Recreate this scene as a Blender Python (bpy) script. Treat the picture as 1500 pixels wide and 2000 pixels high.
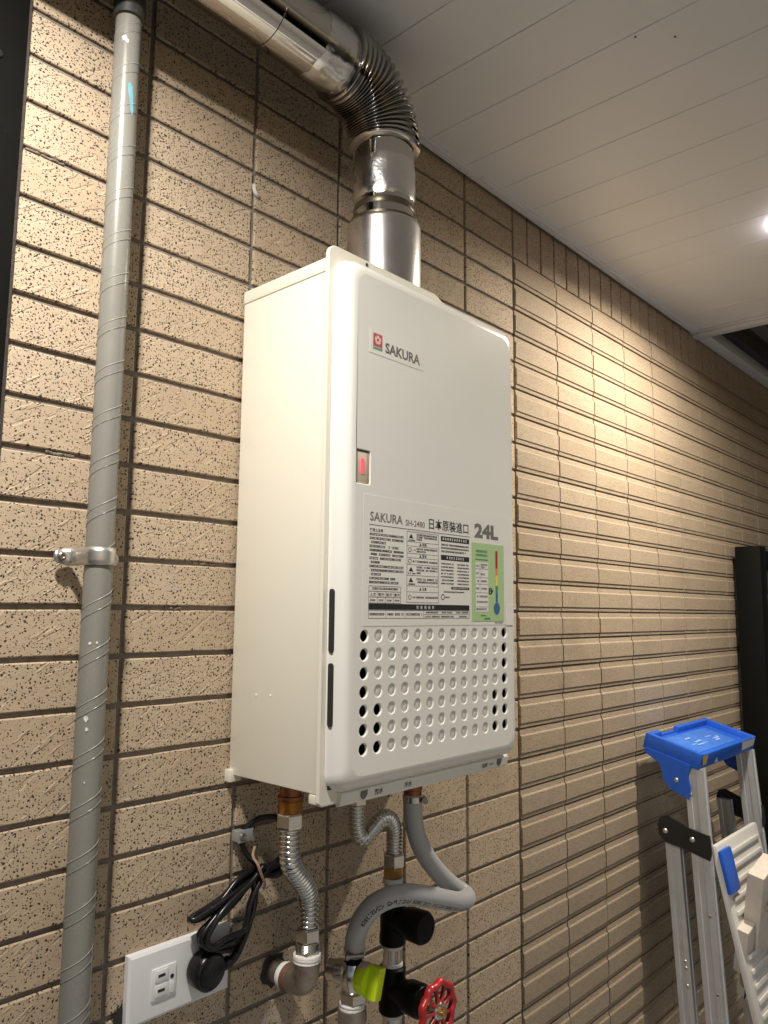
import bpy, bmesh, math, random
from mathutils import Vector, Matrix
random.seed(7)
S = bpy.context.scene
COL = S.collection
for o in list(bpy.data.objects): bpy.data.objects.remove(o)

# ------------------------------------------------------------------ camera
cd = bpy.data.cameras.new('camera'); cam = bpy.data.objects.new('camera', cd); COL.objects.link(cam)
cd.sensor_fit = 'VERTICAL'; cd.sensor_height = 36.0; cd.lens = 1518.9 / 2000 * 36
cd.clip_start = 0.02; cd.clip_end = 500
cam.matrix_world = Matrix(((0.67217143, -0.09976207, -0.73364371, -0.2795658),
                           (-0.74034073, -0.07850571, -0.66763198, -0.7693515),
                           (0.00900913, 0.99190946, -0.12662722, -0.0015493),
                           (0, 0, 0, 1)))
S.camera = cam
# ------------------------------------------------------------------ night sky
w = bpy.data.worlds.new('World'); S.world = w; w.use_nodes = True
wn = w.node_tree; bg = wn.nodes['Background']
sky = wn.nodes.new('ShaderNodeTexSky'); sky.sky_type = 'NISHITA'; sky.sun_disc = False
sky.sun_elevation = math.radians(28); sky.sun_rotation = math.radians(200)
wn.links.new(sky.outputs[0], bg.inputs[0]); bg.inputs[1].default_value = 0.030
# ------------------------------------------------------------------ lamps (balcony at night: two ceiling downlights)
LAMPS = [('left', (-0.20, -0.37, 0.7640), 12.6, (1.0, 0.94, 0.855)), ('right', (1.335, -0.40, 0.7640), 14.5, (1.0, 0.90, 0.75))]
LAMP_R = 0.026
# ------------------------------------------------------------------ exposure, renderer
S.view_settings.view_transform = 'Standard'; S.view_settings.look = 'None'
S.view_settings.exposure = 0.42; S.view_settings.gamma = 1.0; S.view_settings.use_curve_mapping = False
S.render.engine = 'CYCLES'
try:
    S.cycles.use_denoising = True; S.cycles.denoiser = 'OPENIMAGEDENOISE'
except Exception: pass
S.cycles.max_bounces = 8; S.cycles.diffuse_bounces = 5; S.cycles.glossy_bounces = 5
S.cycles.sample_clamp_indirect = 6.0; S.cycles.caustics_reflective = False; S.cycles.caustics_refractive = False

# ================================================================== helpers
def link(o, parent=None):
    COL.objects.link(o)
    if parent is not None: o.parent = parent
    return o
def tag(o, label, cat, group=None, kind=None):
    if label: o['label'] = label
    if cat: o['category'] = cat
    if group: o['group'] = group
    if kind: o['kind'] = kind
    return o
def thing(name, label, cat, loc=(0, 0, 0), group=None, kind=None):
    o = bpy.data.objects.new(name, None); o.empty_display_size = 0.05; o.location = loc
    COL.objects.link(o); tag(o, label, cat, group, kind)
    return o
class MB:
    """collects verts / faces in world space"""
    def __init__(s): s.v = []; s.f = []; s.m = []
    def add(s, vs, fs, mi=0):
        k = len(s.v); s.v += [tuple(x) for x in vs]; s.f += [tuple(i + k for i in f) for f in fs]; s.m += [mi] * len(fs)
        return s
    def box(s, x0, x1, y0, y1, z0, z1, mi=0):
        vs = [(x, y, z) for z in (z0, z1) for y in (y0, y1) for x in (x0, x1)]
        return s.add(vs, [(0, 2, 3, 1), (4, 5, 7, 6), (0, 1, 5, 4), (2, 6, 7, 3), (0, 4, 6, 2), (1, 3, 7, 5)], mi)
    def bevbox(s, x0, x1, y0, y1, z0, z1, b=0.001, mi=0, mat=None):
        bm = bmesh.new(); bmesh.ops.create_cube(bm, size=1)
        for v in bm.verts:
            v.co = Vector((x0 + (v.co.x + .5) * (x1 - x0), y0 + (v.co.y + .5) * (y1 - y0), z0 + (v.co.z + .5) * (z1 - z0)))
        bmesh.ops.bevel(bm, geom=list(bm.edges), offset=b, segments=2, profile=0.6, affect='EDGES')
        bm.verts.index_update()
        vs = [(mat @ v.co) if mat else v.co.copy() for v in bm.verts]
        s.add(vs, [[v.index for v in f.verts] for f in bm.faces], mi); bm.free(); return s
    def prism(s, pts, axis, a, b, mi=0):
        """pts: 2d outline, extruded along axis from a to b"""
        n = len(pts)
        def P(p, t):
            return {'x': (t, p[0], p[1]), 'y': (p[0], t, p[1]), 'z': (p[0], p[1], t)}[axis]
        vs = [P(p, a) for p in pts] + [P(p, b) for p in pts]
        fs = [tuple(range(n)), tuple(range(2 * n - 1, n - 1, -1))] + [(i, i + n, (i + 1) % n + n, (i + 1) % n) for i in range(n)]
        return s.add(vs, fs, mi)
    def lathe(s, prof, origin, axis, seg=28, mi=0, caps=True, hexa=False):
        """prof: list (t, r) along axis from origin"""
        a = Vector(axis).normalized(); o = Vector(origin)
        u = a.orthogonal().normalized(); v = a.cross(u)
        vs = []; fs = []; n = len(prof)
        for t, r in prof:
            for k in range(seg):
                an = 2 * math.pi * k / seg
                vs.append(o + a * t + (u * math.cos(an) + v * math.sin(an)) * r)
        for i in range(n - 1):
            for k in range(seg):
                k2 = (k + 1) % seg
                fs.append((i * seg + k, i * seg + k2, (i + 1) * seg + k2, (i + 1) * seg + k))
        if caps:
            fs.append(tuple(range(seg - 1, -1, -1))); fs.append(tuple((n - 1) * seg + k for k in range(seg)))
        return s.add(vs, fs, mi)
    def tube(s, pts, rad, seg=14, mi=0, caps=True):
        """pts dense polyline; rad number or list"""
        fr = frames(pts); n = len(pts); vs = []; fs = []
        for i, (p, u, v) in enumerate(fr):
            r = rad[i] if isinstance(rad, (list, tuple)) else rad
            for k in range(seg):
                an = 2 * math.pi * k / seg
                vs.append(p + (u * math.cos(an) + v * math.sin(an)) * r)
        for i in range(n - 1):
            for k in range(seg):
                k2 = (k + 1) % seg
                fs.append((i * seg + k, i * seg + k2, (i + 1) * seg + k2, (i + 1) * seg + k))
        if caps:
            fs.append(tuple(range(seg - 1, -1, -1))); fs.append(tuple((n - 1) * seg + k for k in range(seg)))
        return s.add(vs, fs, mi)
    def build(s, name, mat, parent=None, smooth=40, kind=None, label=None):
        me = bpy.data.meshes.new(name); me.from_pydata(s.v, [], s.f)
        mats = mat if isinstance(mat, (list, tuple)) else [mat]
        for m in mats: me.materials.append(m)
        if len(mats) > 1:
            for p, i in zip(me.polygons, s.m): p.material_index = i
        bm = bmesh.new(); bm.from_mesh(me); bmesh.ops.recalc_face_normals(bm, faces=bm.faces); bm.to_mesh(me); bm.free()
        finish(me, smooth)
        o = bpy.data.objects.new(name, me); link(o, parent)
        if parent is not None and parent.type == 'EMPTY':
            o.matrix_parent_inverse = Matrix.Translation(-parent.location)
        if kind: o['kind'] = kind
        if label: o['label'] = label
        return o
def finish(me, smooth):
    if smooth:
        me.shade_smooth(); me.set_sharp_from_angle(angle=math.radians(smooth))
    me.update()
def spline(pts, per=10):
    """Catmull-Rom through pts -> dense"""
    P = [Vector(p) for p in pts]; out = []
    for i in range(len(P) - 1):
        p0 = P[max(i - 1, 0)]; p1 = P[i]; p2 = P[i + 1]; p3 = P[min(i + 2, len(P) - 1)]
        for k in range(per):
            t = k / per
            out.append(0.5 * ((2 * p1) + (p2 - p0) * t + (2 * p0 - 5 * p1 + 4 * p2 - p3) * t * t + (3 * p1 - p0 - 3 * p2 + p3) * t ** 3))
    out.append(P[-1]); return out
def resample(pts, step):
    L = [0]
    for a, b in zip(pts, pts[1:]): L.append(L[-1] + (b - a).length)
    n = max(2, int(L[-1] / step)); out = []; j = 0
    for i in range(n + 1):
        s = L[-1] * i / n
        while j < len(L) - 2 and L[j + 1] < s: j += 1
        t = (s - L[j]) / max(1e-9, L[j + 1] - L[j]); out.append(pts[j].lerp(pts[j + 1], min(1, max(0, t))))
    return out
def frames(pts):
    pts = [Vector(p) for p in pts]; fr = []
    t = (pts[1] - pts[0]).normalized(); u = t.orthogonal().normalized()
    for i, p in enumerate(pts):
        t2 = (pts[min(i + 1, len(pts) - 1)] - pts[max(i - 1, 0)]).normalized()
        u = (u - t2 * u.dot(t2)).normalized(); fr.append((p, u, t2.cross(u)))
    return fr

# ------------------------------------------------------------------ materials
def nodes(name):
    m = bpy.data.materials.new(name); m.use_nodes = True; nt = m.node_tree
    return m, nt, nt.nodes['Principled BSDF']
def N(nt, t, **kw):
    n = nt.nodes.new('ShaderNode' + t)
    for k, v in kw.items():
        if k.startswith('i_'): n.inputs[int(k[2:])].default_value = v
        else: setattr(n, k, v)
    return n
def math_(nt, op, a, b=None, clamp=False):
    n = nt.nodes.new('ShaderNodeMath'); n.operation = op; n.use_clamp = clamp
    for i, x in enumerate((a, b)):
        if x is None: continue
        if isinstance(x, (int, float)): n.inputs[i].default_value = x
        else: nt.links.new(x, n.inputs[i])
    return n.outputs[0]
def mixc(nt, fac, a, b, mode='MIX'):
    n = nt.nodes.new('ShaderNodeMix'); n.data_type = 'RGBA'; n.blend_type = mode
    for i, x in ((0, fac), (6, a), (7, b)):
        if isinstance(x, (int, float)): n.inputs[i].default_value = x
        elif isinstance(x, tuple): n.inputs[i].default_value = x if len(x) == 4 else x + (1,)
        else: nt.links.new(x, n.inputs[i])
    return n.outputs[2]
def ramp(nt, fac, lo, hi):
    n = nt.nodes.new('ShaderNodeMapRange'); n.inputs[1].default_value = lo; n.inputs[2].default_value = hi
    nt.links.new(fac, n.inputs[0]); n.interpolation_type = 'SMOOTHSTEP'; return n.outputs[0]
def pm(name, col, rough=0.5, metal=0.0, var=0.08, scale=40, bump=0.0, bscale=300, dirt=0.0, rvar=0.1, coat=0.0, spec=0.5):
    """principled with procedural tone, gloss and relief variation, world position based"""
    m, nt, b = nodes(name); L = nt.links.new
    pos = N(nt, 'NewGeometry').outputs['Position']
    nz = N(nt, 'TexNoise'); nz.inputs['Scale'].default_value = scale; nz.inputs['Detail'].default_value = 5
    L(pos, nz.inputs['Vector'])
    dark = tuple(c * (1 - var) for c in col); lite = tuple(min(1, c * (1 + var)) for c in col)
    c = mixc(nt, nz.outputs[0], dark, lite)
    if dirt:
        n2 = N(nt, 'TexNoise'); n2.inputs['Scale'].default_value = scale * .45; n2.inputs['Detail'].default_value = 8
        n2.inputs['Roughness'].default_value = .7; L(pos, n2.inputs['Vector'])
        c = mixc(nt, math_(nt, 'MULTIPLY', ramp(nt, n2.outputs[0], .52, .72), dirt), c, tuple(x * .35 for x in col))
    L(c, b.inputs['Base Color'])
    r = math_(nt, 'ADD', math_(nt, 'MULTIPLY', nz.outputs[0], rvar), rough - rvar * .5, True); L(r, b.inputs['Roughness'])
    b.inputs['Metallic'].default_value = metal; b.inputs['Coat Weight'].default_value = coat
    b.inputs['Specular IOR Level'].default_value = spec
    if bump:
        n3 = N(nt, 'TexNoise'); n3.inputs['Scale'].default_value = bscale; n3.inputs['Detail'].default_value = 3; L(pos, n3.inputs['Vector'])
        bp = N(nt, 'Bump'); bp.inputs['Strength'].default_value = bump; bp.inputs['Distance'].default_value = .001
        L(n3.outputs[0], bp.inputs['Height']); L(bp.outputs[0], b.inputs['Normal'])
    return m
PZ = 0.0515; PX = 0.154154
def tile_random(nt, pos, px, pz):
    """one random number per tile, from its place in the wall grid"""
    sep = N(nt, 'SeparateXYZ'); nt.links.new(pos, sep.inputs[0])
    fx = math_(nt, 'FLOOR', math_(nt, 'DIVIDE', sep.outputs[0], px)); fz = math_(nt, 'FLOOR', math_(nt, 'DIVIDE', sep.outputs[2], pz))
    cb = N(nt, 'CombineXYZ'); nt.links.new(fx, cb.inputs[0]); nt.links.new(fz, cb.inputs[1])
    wn_ = N(nt, 'TexWhiteNoise'); nt.links.new(cb.outputs[0], wn_.inputs[0]); return wn_
def speckled(name, colA, colB, dens=1.0, scratch=1.0, px=PX):
    m, nt, b = nodes(name); L = nt.links.new
    pos = N(nt, 'NewGeometry').outputs['Position']
    wr = tile_random(nt, pos, px, PZ)
    nz = N(nt, 'TexNoise'); nz.inputs['Scale'].default_value = 18; nz.inputs['Detail'].default_value = 6; L(pos, nz.inputs['Vector'])
    fine = N(nt, 'TexNoise'); fine.inputs['Scale'].default_value = 900; fine.inputs['Detail'].default_value = 2; L(pos, fine.inputs['Vector'])
    t = math_(nt, 'ADD', math_(nt, 'MULTIPLY', wr.outputs[0], .55), math_(nt, 'MULTIPLY', nz.outputs[0], .45))
    c = mixc(nt, t, colA, colB)
    c = mixc(nt, math_(nt, 'MULTIPLY', ramp(nt, fine.outputs[0], .35, .75), .25), c, (colA[0] * 1.35, colA[1] * 1.3, colA[2] * 1.25))
    if name != 'speckled_tile':
        gr = N(nt, 'TexNoise'); gr.inputs['Scale'].default_value = 420; gr.inputs['Detail'].default_value = 4; gr.inputs['Roughness'].default_value = .7; L(pos, gr.inputs['Vector'])
        c = mixc(nt, math_(nt, 'MULTIPLY', ramp(nt, gr.outputs[0], .42, .70), .55), c, tuple(x * .55 for x in colA))
    # warp for irregular iron spots
    wp = N(nt, 'TexNoise'); wp.inputs['Scale'].default_value = 420; wp.inputs['Detail'].default_value = 2; L(pos, wp.inputs['Vector'])
    sxyz = N(nt, 'SeparateXYZ'); L(pos, sxyz.inputs[0]); flat = N(nt, 'CombineXYZ'); L(sxyz.outputs[0], flat.inputs[0]); L(sxyz.outputs[2], flat.inputs[1])
    vm = N(nt, 'VectorMath', operation='MULTIPLY_ADD'); L(wp.outputs[1], vm.inputs[0]); vm.inputs[1].default_value = (.0030,) * 3; L(flat.outputs[0], vm.inputs[2])
    tot = None
    for sc, thr, keep in ((225, .265, .40), (350, .26, .42)):
        v = N(nt, 'TexVoronoi', feature='F1', voronoi_dimensions='2D'); v.inputs['Scale'].default_value = sc; L(vm.outputs[0], v.inputs['Vector'])
        sp = N(nt, 'SeparateColor'); L(v.outputs['Color'], sp.inputs[0])
        rad = math_(nt, 'ADD', math_(nt, 'MULTIPLY', sp.outputs[1], thr * dens * .75), thr * dens * .3)
        on = math_(nt, 'GREATER_THAN', math_(nt, 'ADD', sp.outputs[0], math_(nt, 'MULTIPLY', math_(nt, 'SUBTRACT', wr.outputs[0], .5), .35)), keep)
        d = math_(nt, 'SUBTRACT', rad, v.outputs['Distance'])
        k = math_(nt, 'MULTIPLY', ramp(nt, d, -.03, .05), on)
        tot = k if tot is None else math_(nt, 'MAXIMUM', tot, k)
    c = mixc(nt, math_(nt, 'MULTIPLY', tot, .95), c, (.018, .011, .008))
    # diagonal tears
    ca, sa = math.cos(math.radians(34)), math.sin(math.radians(34))
    du = N(nt, 'VectorMath', operation='DOT_PRODUCT'); L(pos, du.inputs[0]); du.inputs[1].default_value = (ca * 24, 0, sa * 24)
    dv = N(nt, 'VectorMath', operation='DOT_PRODUCT'); L(pos, dv.inputs[0]); dv.inputs[1].default_value = (-sa * 125, 0, ca * 125)
    uv = N(nt, 'CombineXYZ'); L(du.outputs['Value'], uv.inputs[0]); L(dv.outputs['Value'], uv.inputs[1])
    off = N(nt, 'VectorMath', operation='MULTIPLY_ADD'); L(wr.outputs[1], off.inputs[0]); off.inputs[1].default_value = (40, 40, 40); L(uv.outputs[0], off.inputs[2])
    tn = N(nt, 'TexNoise'); tn.inputs['Scale'].default_value = 1; tn.inputs['Detail'].default_value = 3; L(off.outputs[0], tn.inputs['Vector'])
    tear = ramp(nt, tn.outputs[0], .63, .70)
    tear2 = ramp(nt, tn.outputs[0], .33, .38)
    c = mixc(nt, math_(nt, 'MULTIPLY', tear, .10 * scratch), c, (.6, .48, .33))
    big = N(nt, 'TexNoise'); big.inputs['Scale'].default_value = 5; big.inputs['Detail'].default_value = 7; big.inputs['Roughness'].default_value = .65; L(pos, big.inputs['Vector'])
    c = mixc(nt, math_(nt, 'MULTIPLY', ramp(nt, big.outputs[0], .50, .72), .30), c, (.20, .155, .115))
    if name == 'speckled_tile':
        sm = N(nt, 'TexNoise'); sm.inputs['Scale'].default_value = 90; sm.inputs['Detail'].default_value = 6; L(pos, sm.inputs['Vector'])
        acc = None
        for cx_, cz_, rad_ in ((.372, -.485, .050), (.330, -.50, .03), (.345, -.325, .022), (.205, .03, .02)):
            ds = N(nt, 'VectorMath', operation='DISTANCE'); L(pos, ds.inputs[0]); ds.inputs[1].default_value = (cx_, 0, cz_)
            k_ = math_(nt, 'MULTIPLY', ramp(nt, math_(nt, 'SUBTRACT', rad_, ds.outputs['Value']), -.004, rad_ * .8), ramp(nt, sm.outputs[0], .45, .66))
            acc = k_ if acc is None else math_(nt, 'MAXIMUM', acc, k_)
        c = mixc(nt, math_(nt, 'MULTIPLY', acc, .6), c, (.50, .48, .47))
    L(c, b.inputs['Base Color']); b.inputs['Roughness'].default_value = .72; b.inputs['Specular IOR Level'].default_value = .3
    h = math_(nt, 'ADD', math_(nt, 'MULTIPLY', math_(nt, 'ADD', tear, tear2), .55 * scratch),
              math_(nt, 'ADD', math_(nt, 'MULTIPLY', fine.outputs[0], .16), math_(nt, 'MULTIPLY', tot, -.35)))
    n5 = N(nt, 'TexNoise'); n5.inputs['Scale'].default_value = 75; n5.inputs['Detail'].default_value = 5; L(pos, n5.inputs['Vector'])
    h = math_(nt, 'ADD', h, math_(nt, 'MULTIPLY', n5.outputs[0], .7))
    if name != 'speckled_tile': h = math_(nt, 'ADD', h, math_(nt, 'MULTIPLY', gr.outputs[0], 1.1))
    bp = N(nt, 'Bump'); bp.inputs['Strength'].default_value = .75; bp.inputs['Distance'].default_value = .0014
    L(h, bp.inputs['Height']); L(bp.outputs[0], b.inputs['Normal'])
    return m
M_SPECK = speckled('speckled_tile', (.40, .310, .215), (.53, .428, .312))
M_BORDER = speckled('border_tile', (.40, .31, .22), (.51, .41, .305), .85, .3, PZ)
M_RIDGE = speckled('ridged_tile', (.35, .275, .195), (.44, .355, .26), .62, .2)
M_MORTAR = pm('mortar', (.20, .172, .15), .9, var=.45, scale=70, bump=.8, bscale=500, dirt=.5)
M_GROUT = pm('white_grout', (.55, .53, .50), .85, var=.2, scale=200, bump=.6, bscale=700)
M_CEIL = pm('ceiling_panel', (.79, .81, .83), .42, var=.03, scale=9, bump=.05, bscale=60, rvar=.06)
M_TRIM = pm('ceiling_trim', (.70, .715, .73), .4, var=.05, scale=30)
M_BLACKFRAME = pm('dark_frame', (.0028, .003, .0022), .65, var=.3, scale=25, bump=.1, bscale=200, spec=.12)
M_SEAL = pm('sealant', (.035, .026, .021), .6, var=.4, scale=120, bump=.5, bscale=300)
M_CREAM = pm('cream_enamel', (.74, .71, .615), .30, var=.012, scale=14, bump=.015, bscale=500, rvar=.05, coat=.25)
M_COVER = pm('cover_enamel', (.78, .775, .735), .22, var=.012, scale=14, bump=.012, bscale=500, rvar=.05, coat=.4)
M_INSIDE = pm('heater_inside', (.012, .013, .012), .7, var=.5, scale=90)
M_STEEL = pm('polished_steel', (.62, .60, .57), .08, 1, var=.06, scale=12, bump=.06, bscale=35, rvar=.08)
M_STEEL2 = pm('elbow_steel', (.42, .405, .385), .13, 1, var=.14, scale=30, bump=.05, bscale=90, rvar=.12)
M_BRUSHED = pm('brushed_sleeve', (.66, .65, .64), .27, 1, var=.05, scale=20, bump=.05, bscale=60)
M_FOIL = pm('foil_tape', (.74, .74, .74), .22, 1, var=.06, scale=60, bump=.9, bscale=75, rvar=.14)
M_DARKRING = pm('dark_ring', (.10, .085, .06), .35, .7, var=.2, scale=60)
M_FLEX = pm('flexible_steel', (.70, .69, .67), .14, 1, var=.08, scale=80, rvar=.1)
M_CHROME = pm('nickel', (.68, .66, .62), .18, 1, var=.1, scale=120, dirt=.25)
M_BRASS = pm('brass', (.60, .34, .12), .3, 1, var=.2, scale=160, dirt=.35)
M_COPPER = pm('dark_brass', (.28, .12, .06), .42, .9, var=.25, scale=120, dirt=.5)
M_TAPE = pm('sealing_tape', (.78, .76, .73), .65, var=.08, scale=160, bump=.8, bscale=500)
M_IRON = pm('cast_fitting', (.36, .31, .27), .4, .85, var=.25, scale=100, dirt=.6, bump=.25, bscale=300)
M_RUST = pm('rusty_thread', (.16, .085, .055), .7, .3, var=.4, scale=200, bump=.6, bscale=600)
M_BLACKV = pm('black_valve', (.0025, .0027, .003), .40, var=.4, scale=80, bump=.12, bscale=200, spec=.15)
M_RED = pm('red_paint', (.36, .014, .018), .32, var=.2, scale=110, dirt=.55, coat=.2)
M_HOSE = pm('grey_hose', (.40, .405, .42), .36, var=.05, scale=60, bump=.05, bscale=250)
M_HOSEINK = pm('hose_print', (.025, .025, .03), .6)
M_YELLOW = pm('lime_plastic', (.60, .78, .015), .35, var=.06, scale=60, dirt=.12)
M_PINK = pm('knob_sticker', (.62, .42, .44), .6)
M_CORD = pm('black_cord', (.006, .006, .007), .28, var=.3, scale=100, spec=.4)
M_OUTLET = pm('outlet_plastic', (.74, .74, .75), .32, var=.03, scale=60, dirt=.06)
M_SLOT = pm('dark_slot', (.02, .018, .016), .6)  # near-black colour stands in for the shade inside holes and slots
M_CLIP = pm('clip_zinc', (.45, .47, .47), .45, .6, var=.15, scale=150)
M_TIE = pm('twist_tie', (.33, .21, .15), .6, var=.2, scale=150)
M_PVC = pm('grey_conduit', (.225, .222, .198), .27, var=.07, scale=30, bump=.05, bscale=160, dirt=.12)
M_WRAP = pm('wrap_edge', (.30, .295, .27), .35, var=.1, scale=60)
M_CLAMP = pm('clamp_steel', (.62, .60, .57), .34, .9, var=.08, scale=90)
M_SCREW = pm('screw_steel', (.30, .28, .26), .4, .9, var=.2, scale=200)
M_BLUEMARK = pm('blue_paint_mark', (.16, .38, .46), .55, var=.2, scale=200)
M_WHITEMARK = pm('white_paint_mark', (.66, .66, .63), .7, var=.1, scale=300)
M_BLACKINK = pm('black_print', (.014, .014, .014), .45)
M_GREYINK = pm('grey_print', (.16, .15, .14), .45)
M_WHITEINK = pm('white_print', (.75, .74, .72), .5)
M_REDINK = pm('red_print', (.42, .02, .025), .4)
M_ORANGE = pm('orange_print', (.72, .24, .08), .5)
M_YEL = pm('yellow_print', (.78, .66, .16), .5)
M_GRNINK = pm('green_print', (.06, .25, .11), .5)
M_LBLUE = pm('blue_print', (.05, .13, .30), .45)
M_GREENLAB = pm('green_label', (.41, .58, .30), .4, var=.03, scale=60)
M_FILM = pm('label_film', (.69, .655, .575), .18, var=.01, coat=.5)
M_ALU = pm('ladder_aluminium', (.60, .61, .63), .42, .55, var=.1, scale=40, dirt=.18, bump=.06, bscale=200)
M_BLUE = pm('blue_plastic', (.018, .11, .56), .38, var=.12, scale=50, bump=.08, bscale=200)
M_BLUEWORN = pm('scuffed_blue', (.05, .17, .60), .45, var=.35, scale=60, dirt=.1)
M_BLACKP = pm('black_plastic', (.016, .016, .015), .42, var=.3, scale=60)
M_WHITEP = pm('platform_plastic', (.66, .64, .60), .4, var=.06, scale=50, dirt=.15)
M_WOOD = pm('painted_wood', (.62, .56, .49), .7, var=.12, scale=60, dirt=.3, bump=.4, bscale=150)
M_STICK = pm('pale_sticker', (.70, .70, .70), .4, var=.05)
M_GOLDST = pm('yellow_sticker', (.60, .46, .14), .5, var=.2, scale=150)
M_NIGHTGLASS = pm('dark_glass', (.012, .013, .018), .12, var=.4, scale=7, spec=.4)
M_GREYPANEL = pm('grey_panel', (.07, .07, .075), .6, var=.2, scale=12)
M_FLOOR = pm('floor_tile', (.50, .50, .50), .5, var=.1, scale=12)
M_PARAPET = pm('parapet_render', (.58, .58, .58), .8, var=.1, scale=10)
M_LAMPBODY = pm('lamp_trim', (.70, .69, .67), .4)
def emis(name, col, st):
    m, nt, b = nodes(name); b.inputs['Base Color'].default_value = col + (1,)
    b.inputs['Emission Color'].default_value = col + (1,); b.inputs['Emission Strength'].default_value = st; return m
M_LAMP = emis('lamp_diffuser', (1.0, .80, .60), 14)
M_OPAL = emis('opal_ring', (.88, .82, .86), 14.0)
M_PILOT = emis('pilot_light', (.85, .08, .12), 0.55)

# ================================================================== SETTING
m = MB(); m.box(-2.5, 4.2, -1.5, .3, -1.58, -1.5); tag(m.build('floor', M_FLOOR, smooth=0), None, None, kind='structure')
m = MB(); m.box(-2.5, 4.2, -1.62, -1.503, -1.5, -.45); m.bevbox(-2.5, 4.2, -1.66, -1.47, -.447, -.40, .008)
tag(m.build('parapet', M_PARAPET, smooth=30), 'low rendered parapet opposite the tiled wall', 'parapet')

# ---- ceiling: planks perpendicular to the wall, an edge trim, a dark skylight at the far end
CZ = 0.771
ceil = thing('ceiling', None, None, (0, 0, CZ), kind='structure')
PLW = 0.1037; x = .4405 - 10 * PLW; CE = 1.813
def plank_mesh(wd):
    g = .0004
    pts = [(g, -.0012), (g + .0007, -.0025), (wd - g - .0007, -.0025), (wd - g, -.0012), (wd - g, .006), (g, .006)]
    b = MB(); b.prism(pts, 'y', -1.7, -.004); return b
pm_mesh = None
while x < CE - .01:
    wd = min(PLW, CE - x)
    if pm_mesh is None or wd < PLW - 1e-6:
        b = plank_mesh(wd); o = b.build('plank', M_CEIL, ceil, smooth=0)
        if wd >= PLW - 1e-6: pm_mesh = o.data
    else:
        o = bpy.data.objects.new('plank', pm_mesh); link(o, ceil); o.matrix_parent_inverse = Matrix.Translation((0, 0, -CZ))
    o.location = (x, 0, CZ + .0025); x += PLW
m = MB(); m.box(-2.5, CE + .01, -1.7, .06, CZ + .012, CZ + .03); m.build('ceiling_backing', M_BLACKFRAME, ceil, smooth=0)
m = MB()
for a, b_ in ((-2.4, .795), (.7965, CE)):
    m.prism([(-.0048, CZ - .006), (-.018, CZ - .006), (-.0205, CZ - .003), (-.0205, CZ + .002), (-.0048, CZ + .002)], 'x', a, b_)
    m.prism([(-.009, CZ - .0082), (-.012, CZ - .0082), (-.012, CZ - .006), (-.009, CZ - .006)], 'x', a, b_)
m.build('edge_trim', M_TRIM, ceil, smooth=0)
for sx, sy in ((.690, -.41), (.655, -.37)):
    m = MB(); m.lathe([(0, .0016), (.0008, .0016)], (sx, sy, CZ - .0006), (0, 0, 1), 8); m.build('pin_hole', M_SLOT, ceil)
sk = thing('skylight', 'dark skylight in a pale aluminium frame at the far end of the ceiling', 'skylight', (CE, -.8, CZ))
m = MB(); m.bevbox(CE + .004, CE + .012, -1.7, -.0, CZ - .004, CZ + .02, .001); m.bevbox(CE + .017, CE + .045, -1.7, 0, CZ - .012, CZ + .03, .002); m.build('cross_frame', M_TRIM, sk)
m = MB(); m.bevbox(CE + .0455, 4.2, -.040, -.004, CZ - .012, CZ + .03, .002); m.build('wall_frame', M_TRIM, sk)
m = MB(); m.bevbox(CE + .046, 4.2, -1.7, -.041, CZ + .018, CZ + .024, .001); m.build('pane', M_NIGHTGLASS, sk)
m = MB(); m.bevbox(CE + .06, 3.4, -.17, -.13, CZ + .002, CZ + .0175, .002); m.build('glazing_bar', M_GREYPANEL, sk)
m = MB(); m.bevbox(2.20, 2.56, -.62, -.22, CZ + .010, CZ + .0172, .002); m.build('grey_patch', M_GREYPANEL, sk)  # plain grey slab making a grey patch in the dark pane

# ---- the tiled wall
wall = thing('tiled_wall', 'balcony wall of speckled tan tiles, ridged tiles further right', 'wall', (0, 0, -1.5))
m = MB(); m.box(-.6, 4.2, .0034, .14, -1.5, 1.0); m.build('mortar_bed', M_MORTAR, wall, smooth=0)
def flat_tile(wd, ht, seed, gap=.0029, dy=0.0):
    r = random.Random(seed); b = MB()
    x0, x1, z0, z1 = gap, wd - gap, gap, ht - gap; c = .0011
    j = lambda a=.00045: r.uniform(-a, a)
    n = 5
    def ring(ins, y):
        out = []
        for i in range(n): out.append((x0 + ins + (x1 - x0 - 2 * ins) * i / n, y + j(.0001), z0 + ins + j()))
        for i in range(2): out.append((x1 - ins + j(), y, z0 + ins + (z1 - z0 - 2 * ins) * i / 2))
        for i in range(n): out.append((x1 - ins - (x1 - x0 - 2 * ins) * i / n, y + j(.0001), z1 - ins + j()))
        for i in range(2): out.append((x0 + ins + j(), y, z1 - ins - (z1 - z0 - 2 * ins) * i / 2))
        return out
    R0 = ring(0, .0065); k = len(R0)
    R1 = [(p[0], .0008, p[2]) for p in R0]
    R2 = [(x0 + (p[0] - x0) + (c if p[0] < wd / 2 else -c) * (1 if min(abs(p[0] - x0), abs(p[0] - x1)) < .002 else 0), j(.00018) + dy,
           p[2] + (c if p[2] < ht / 2 else -c) * (1 if min(abs(p[2] - z0), abs(p[2] - z1)) < .002 else 0)) for p in R1]
    vs = R0 + R1 + R2; fs = []
    for a in (0, k):
        for i in range(k): fs.append((a + i, a + (i + 1) % k, a + k + (i + 1) % k, a + k + i))
    fs.append(tuple(2 * k + i for i in range(k)))
    return b.add(vs, fs)
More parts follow.
